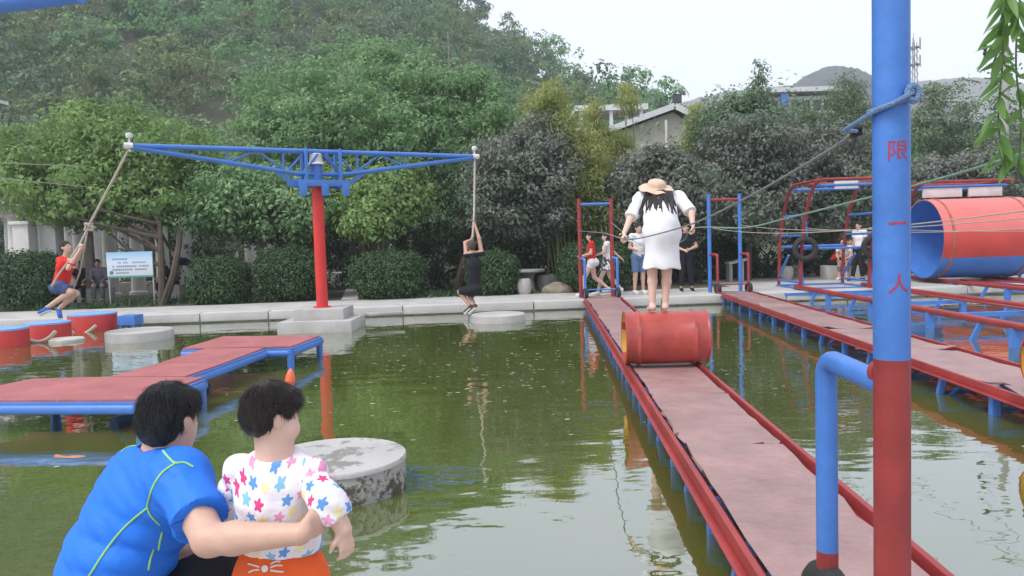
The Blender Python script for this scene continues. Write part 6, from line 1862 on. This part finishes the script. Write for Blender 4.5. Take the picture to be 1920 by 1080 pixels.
mx = n.new('ShaderNodeMix'); mx.data_type = 'RGBA'; l.new(ins_, mx.inputs[0]); mx.inputs[6].default_value = (.74, .71, .74, 1); l.new(rp_.outputs[0], mx.inputs[7])
l.new(mx.outputs[2], b_.inputs['Base Color'])
no = n.new('ShaderNodeTexNoise'); no.inputs['Scale'].default_value = 38; tc = n.new('ShaderNodeTexCoord'); l.new(tc.outputs['Object'], no.inputs['Vector'])
bp = n.new('ShaderNodeBump'); bp.inputs['Strength'].default_value = .35; bp.inputs['Distance'].default_value = .01; l.new(no.outputs['Fac'], bp.inputs['Height']); l.new(bp.outputs[0], b_.inputs['Normal'])
def star_piece(nm, P, k, uvf, parent, **kw):
    v_, fc = sdf_mesh(P, .0042, k=k, **kw)
    return raw(nm, v_, fc, STAR, parent, uvs=uvf(v_), angle=75)
hemz = at(525, 1050, 1.87)[2]
Pt = grow(tor, .012) + [cone(g['chest'], g['pelvis'] + V(.0, 0, -.02), .095, .102, V(0, 1, 0), 1.12), cone(g['chest'], at(517, 880, 1.96), .094, .064, V(0, 1, 0), 1.1)]
ax0 = g['chest']
def uv_body(v_):
    fr_ = v_[:, 1] > ax0[1] + .045; return np.stack([v_[:, 0] * np.where(fr_, -1, 1) + np.where(fr_, 1.0, 2.0), v_[:, 2] - .6 * (v_[:, 1] - ax0[1]) * np.where(fr_, -1, 1)], 1)
def kw_(X, Y, Z):
    return .0028 * np.sin(X * 95 + 2 * np.sin(Z * 20)) * np.clip((hemz + .22 - Z) * 6, 0, 1) + .0022 * np.sin(Z * 85 + X * 28)
# slightly scalloped hem, neckline cut
shirt = star_piece('shirt', Pt, .03, uv_body, kid, wob=kw_, cuts=[(V(g['pelvis'][0], 0, hemz), V(-.10, 0, -1)), (at(517, 848, 1.96), V(.02, -.25, 1))])
for q_, nm in (('L', 'sleeve'), ('R', 'sleeve')):
    a_, b2, c2 = g['s' + q_], g['e' + q_], g['w' + q_]
    end = b2 + (c2 - b2) * (.62 if q_ == 'R' else .45)
    dirv = nrm(end - a_); xx, yy, _ = frame_of(dirv)
    def uv_s(v_, a_=a_, dirv=dirv, xx=xx, yy=yy, q_=q_):
        w_ = v_ - a_; return np.stack([np.arctan2(w_ @ xx, w_ @ yy) * .045 + (3.0 if q_ == 'L' else 5.0), w_ @ dirv], 1)
    star_piece(nm, [cone(a_, b2, .041, .042), sleeve(b2, end, .042, .041)], .02, uv_s, shirt, wob=lambda X, Y, Z: .0025 * np.sin(Z * 110 + X * 60))
ORANGE = cloth('orange_cotton', (0.78, 0.12, 0.03))
P = [cone(g['pelvis'] + V(0, 0, .02), g['pelvis'] + V(0, 0, -.04), .104, .106, V(0, 1, 0), 1.12)] + [sleeve(a_, b_ + (e_ - b_) * .7, .078, .055) for a_, b_, e_ in ((hL, kL, anL), (hR, kR, anR))]
pants = sdf_obj('pants', P, ORANGE, .006, kid, k=.03)
bvp = bvh_of(pants)
WHP = cloth('white_print', (.74, .70, .66))
loc, nn = hit(bvp, 497, 1066)
if loc is not None:
    MB().lathe([(0, 0), (.0085, 0), (.0085, .002), (0, .003)], loc + nn * .001, nn, 14).build('pants_print', WHP, pants)
for pts in ([(487, 1063), (478, 1060), (466, 1057)], [(487, 1068), (476, 1069), (467, 1073)], [(507, 1064), (518, 1060), (530, 1060)], [(507, 1069), (520, 1071), (532, 1072)], [(508, 1058), (516, 1053), (526, 1053)]):
    seam(pts, 'pants_print', .0022, bvp, WHP, pants)
# ------------------------------------------------------------------ hazy summer air
HZ = bpy.data.materials.new('summer_haze'); HZ.use_nodes = True
n, l = HZ.node_tree.nodes, HZ.node_tree.links
n.remove(n['Principled BSDF'])
pv = n.new('ShaderNodeVolumePrincipled')
pv.inputs['Color'].default_value = (0.90, 0.93, 1.0, 1)
pv.inputs['Density'].default_value = 0.0008
pv.inputs['Anisotropy'].default_value = 0.2
l.new(pv.outputs[0], n['Material Output'].inputs['Volume'])
hz_ = MB().box((0, 400, 56), (3200, 1000, 118)).build('haze', HZ, sm=False)
tag(hz_, 'thin pale summer haze filling the air over pool and hills', 'haze', kind='stuff')
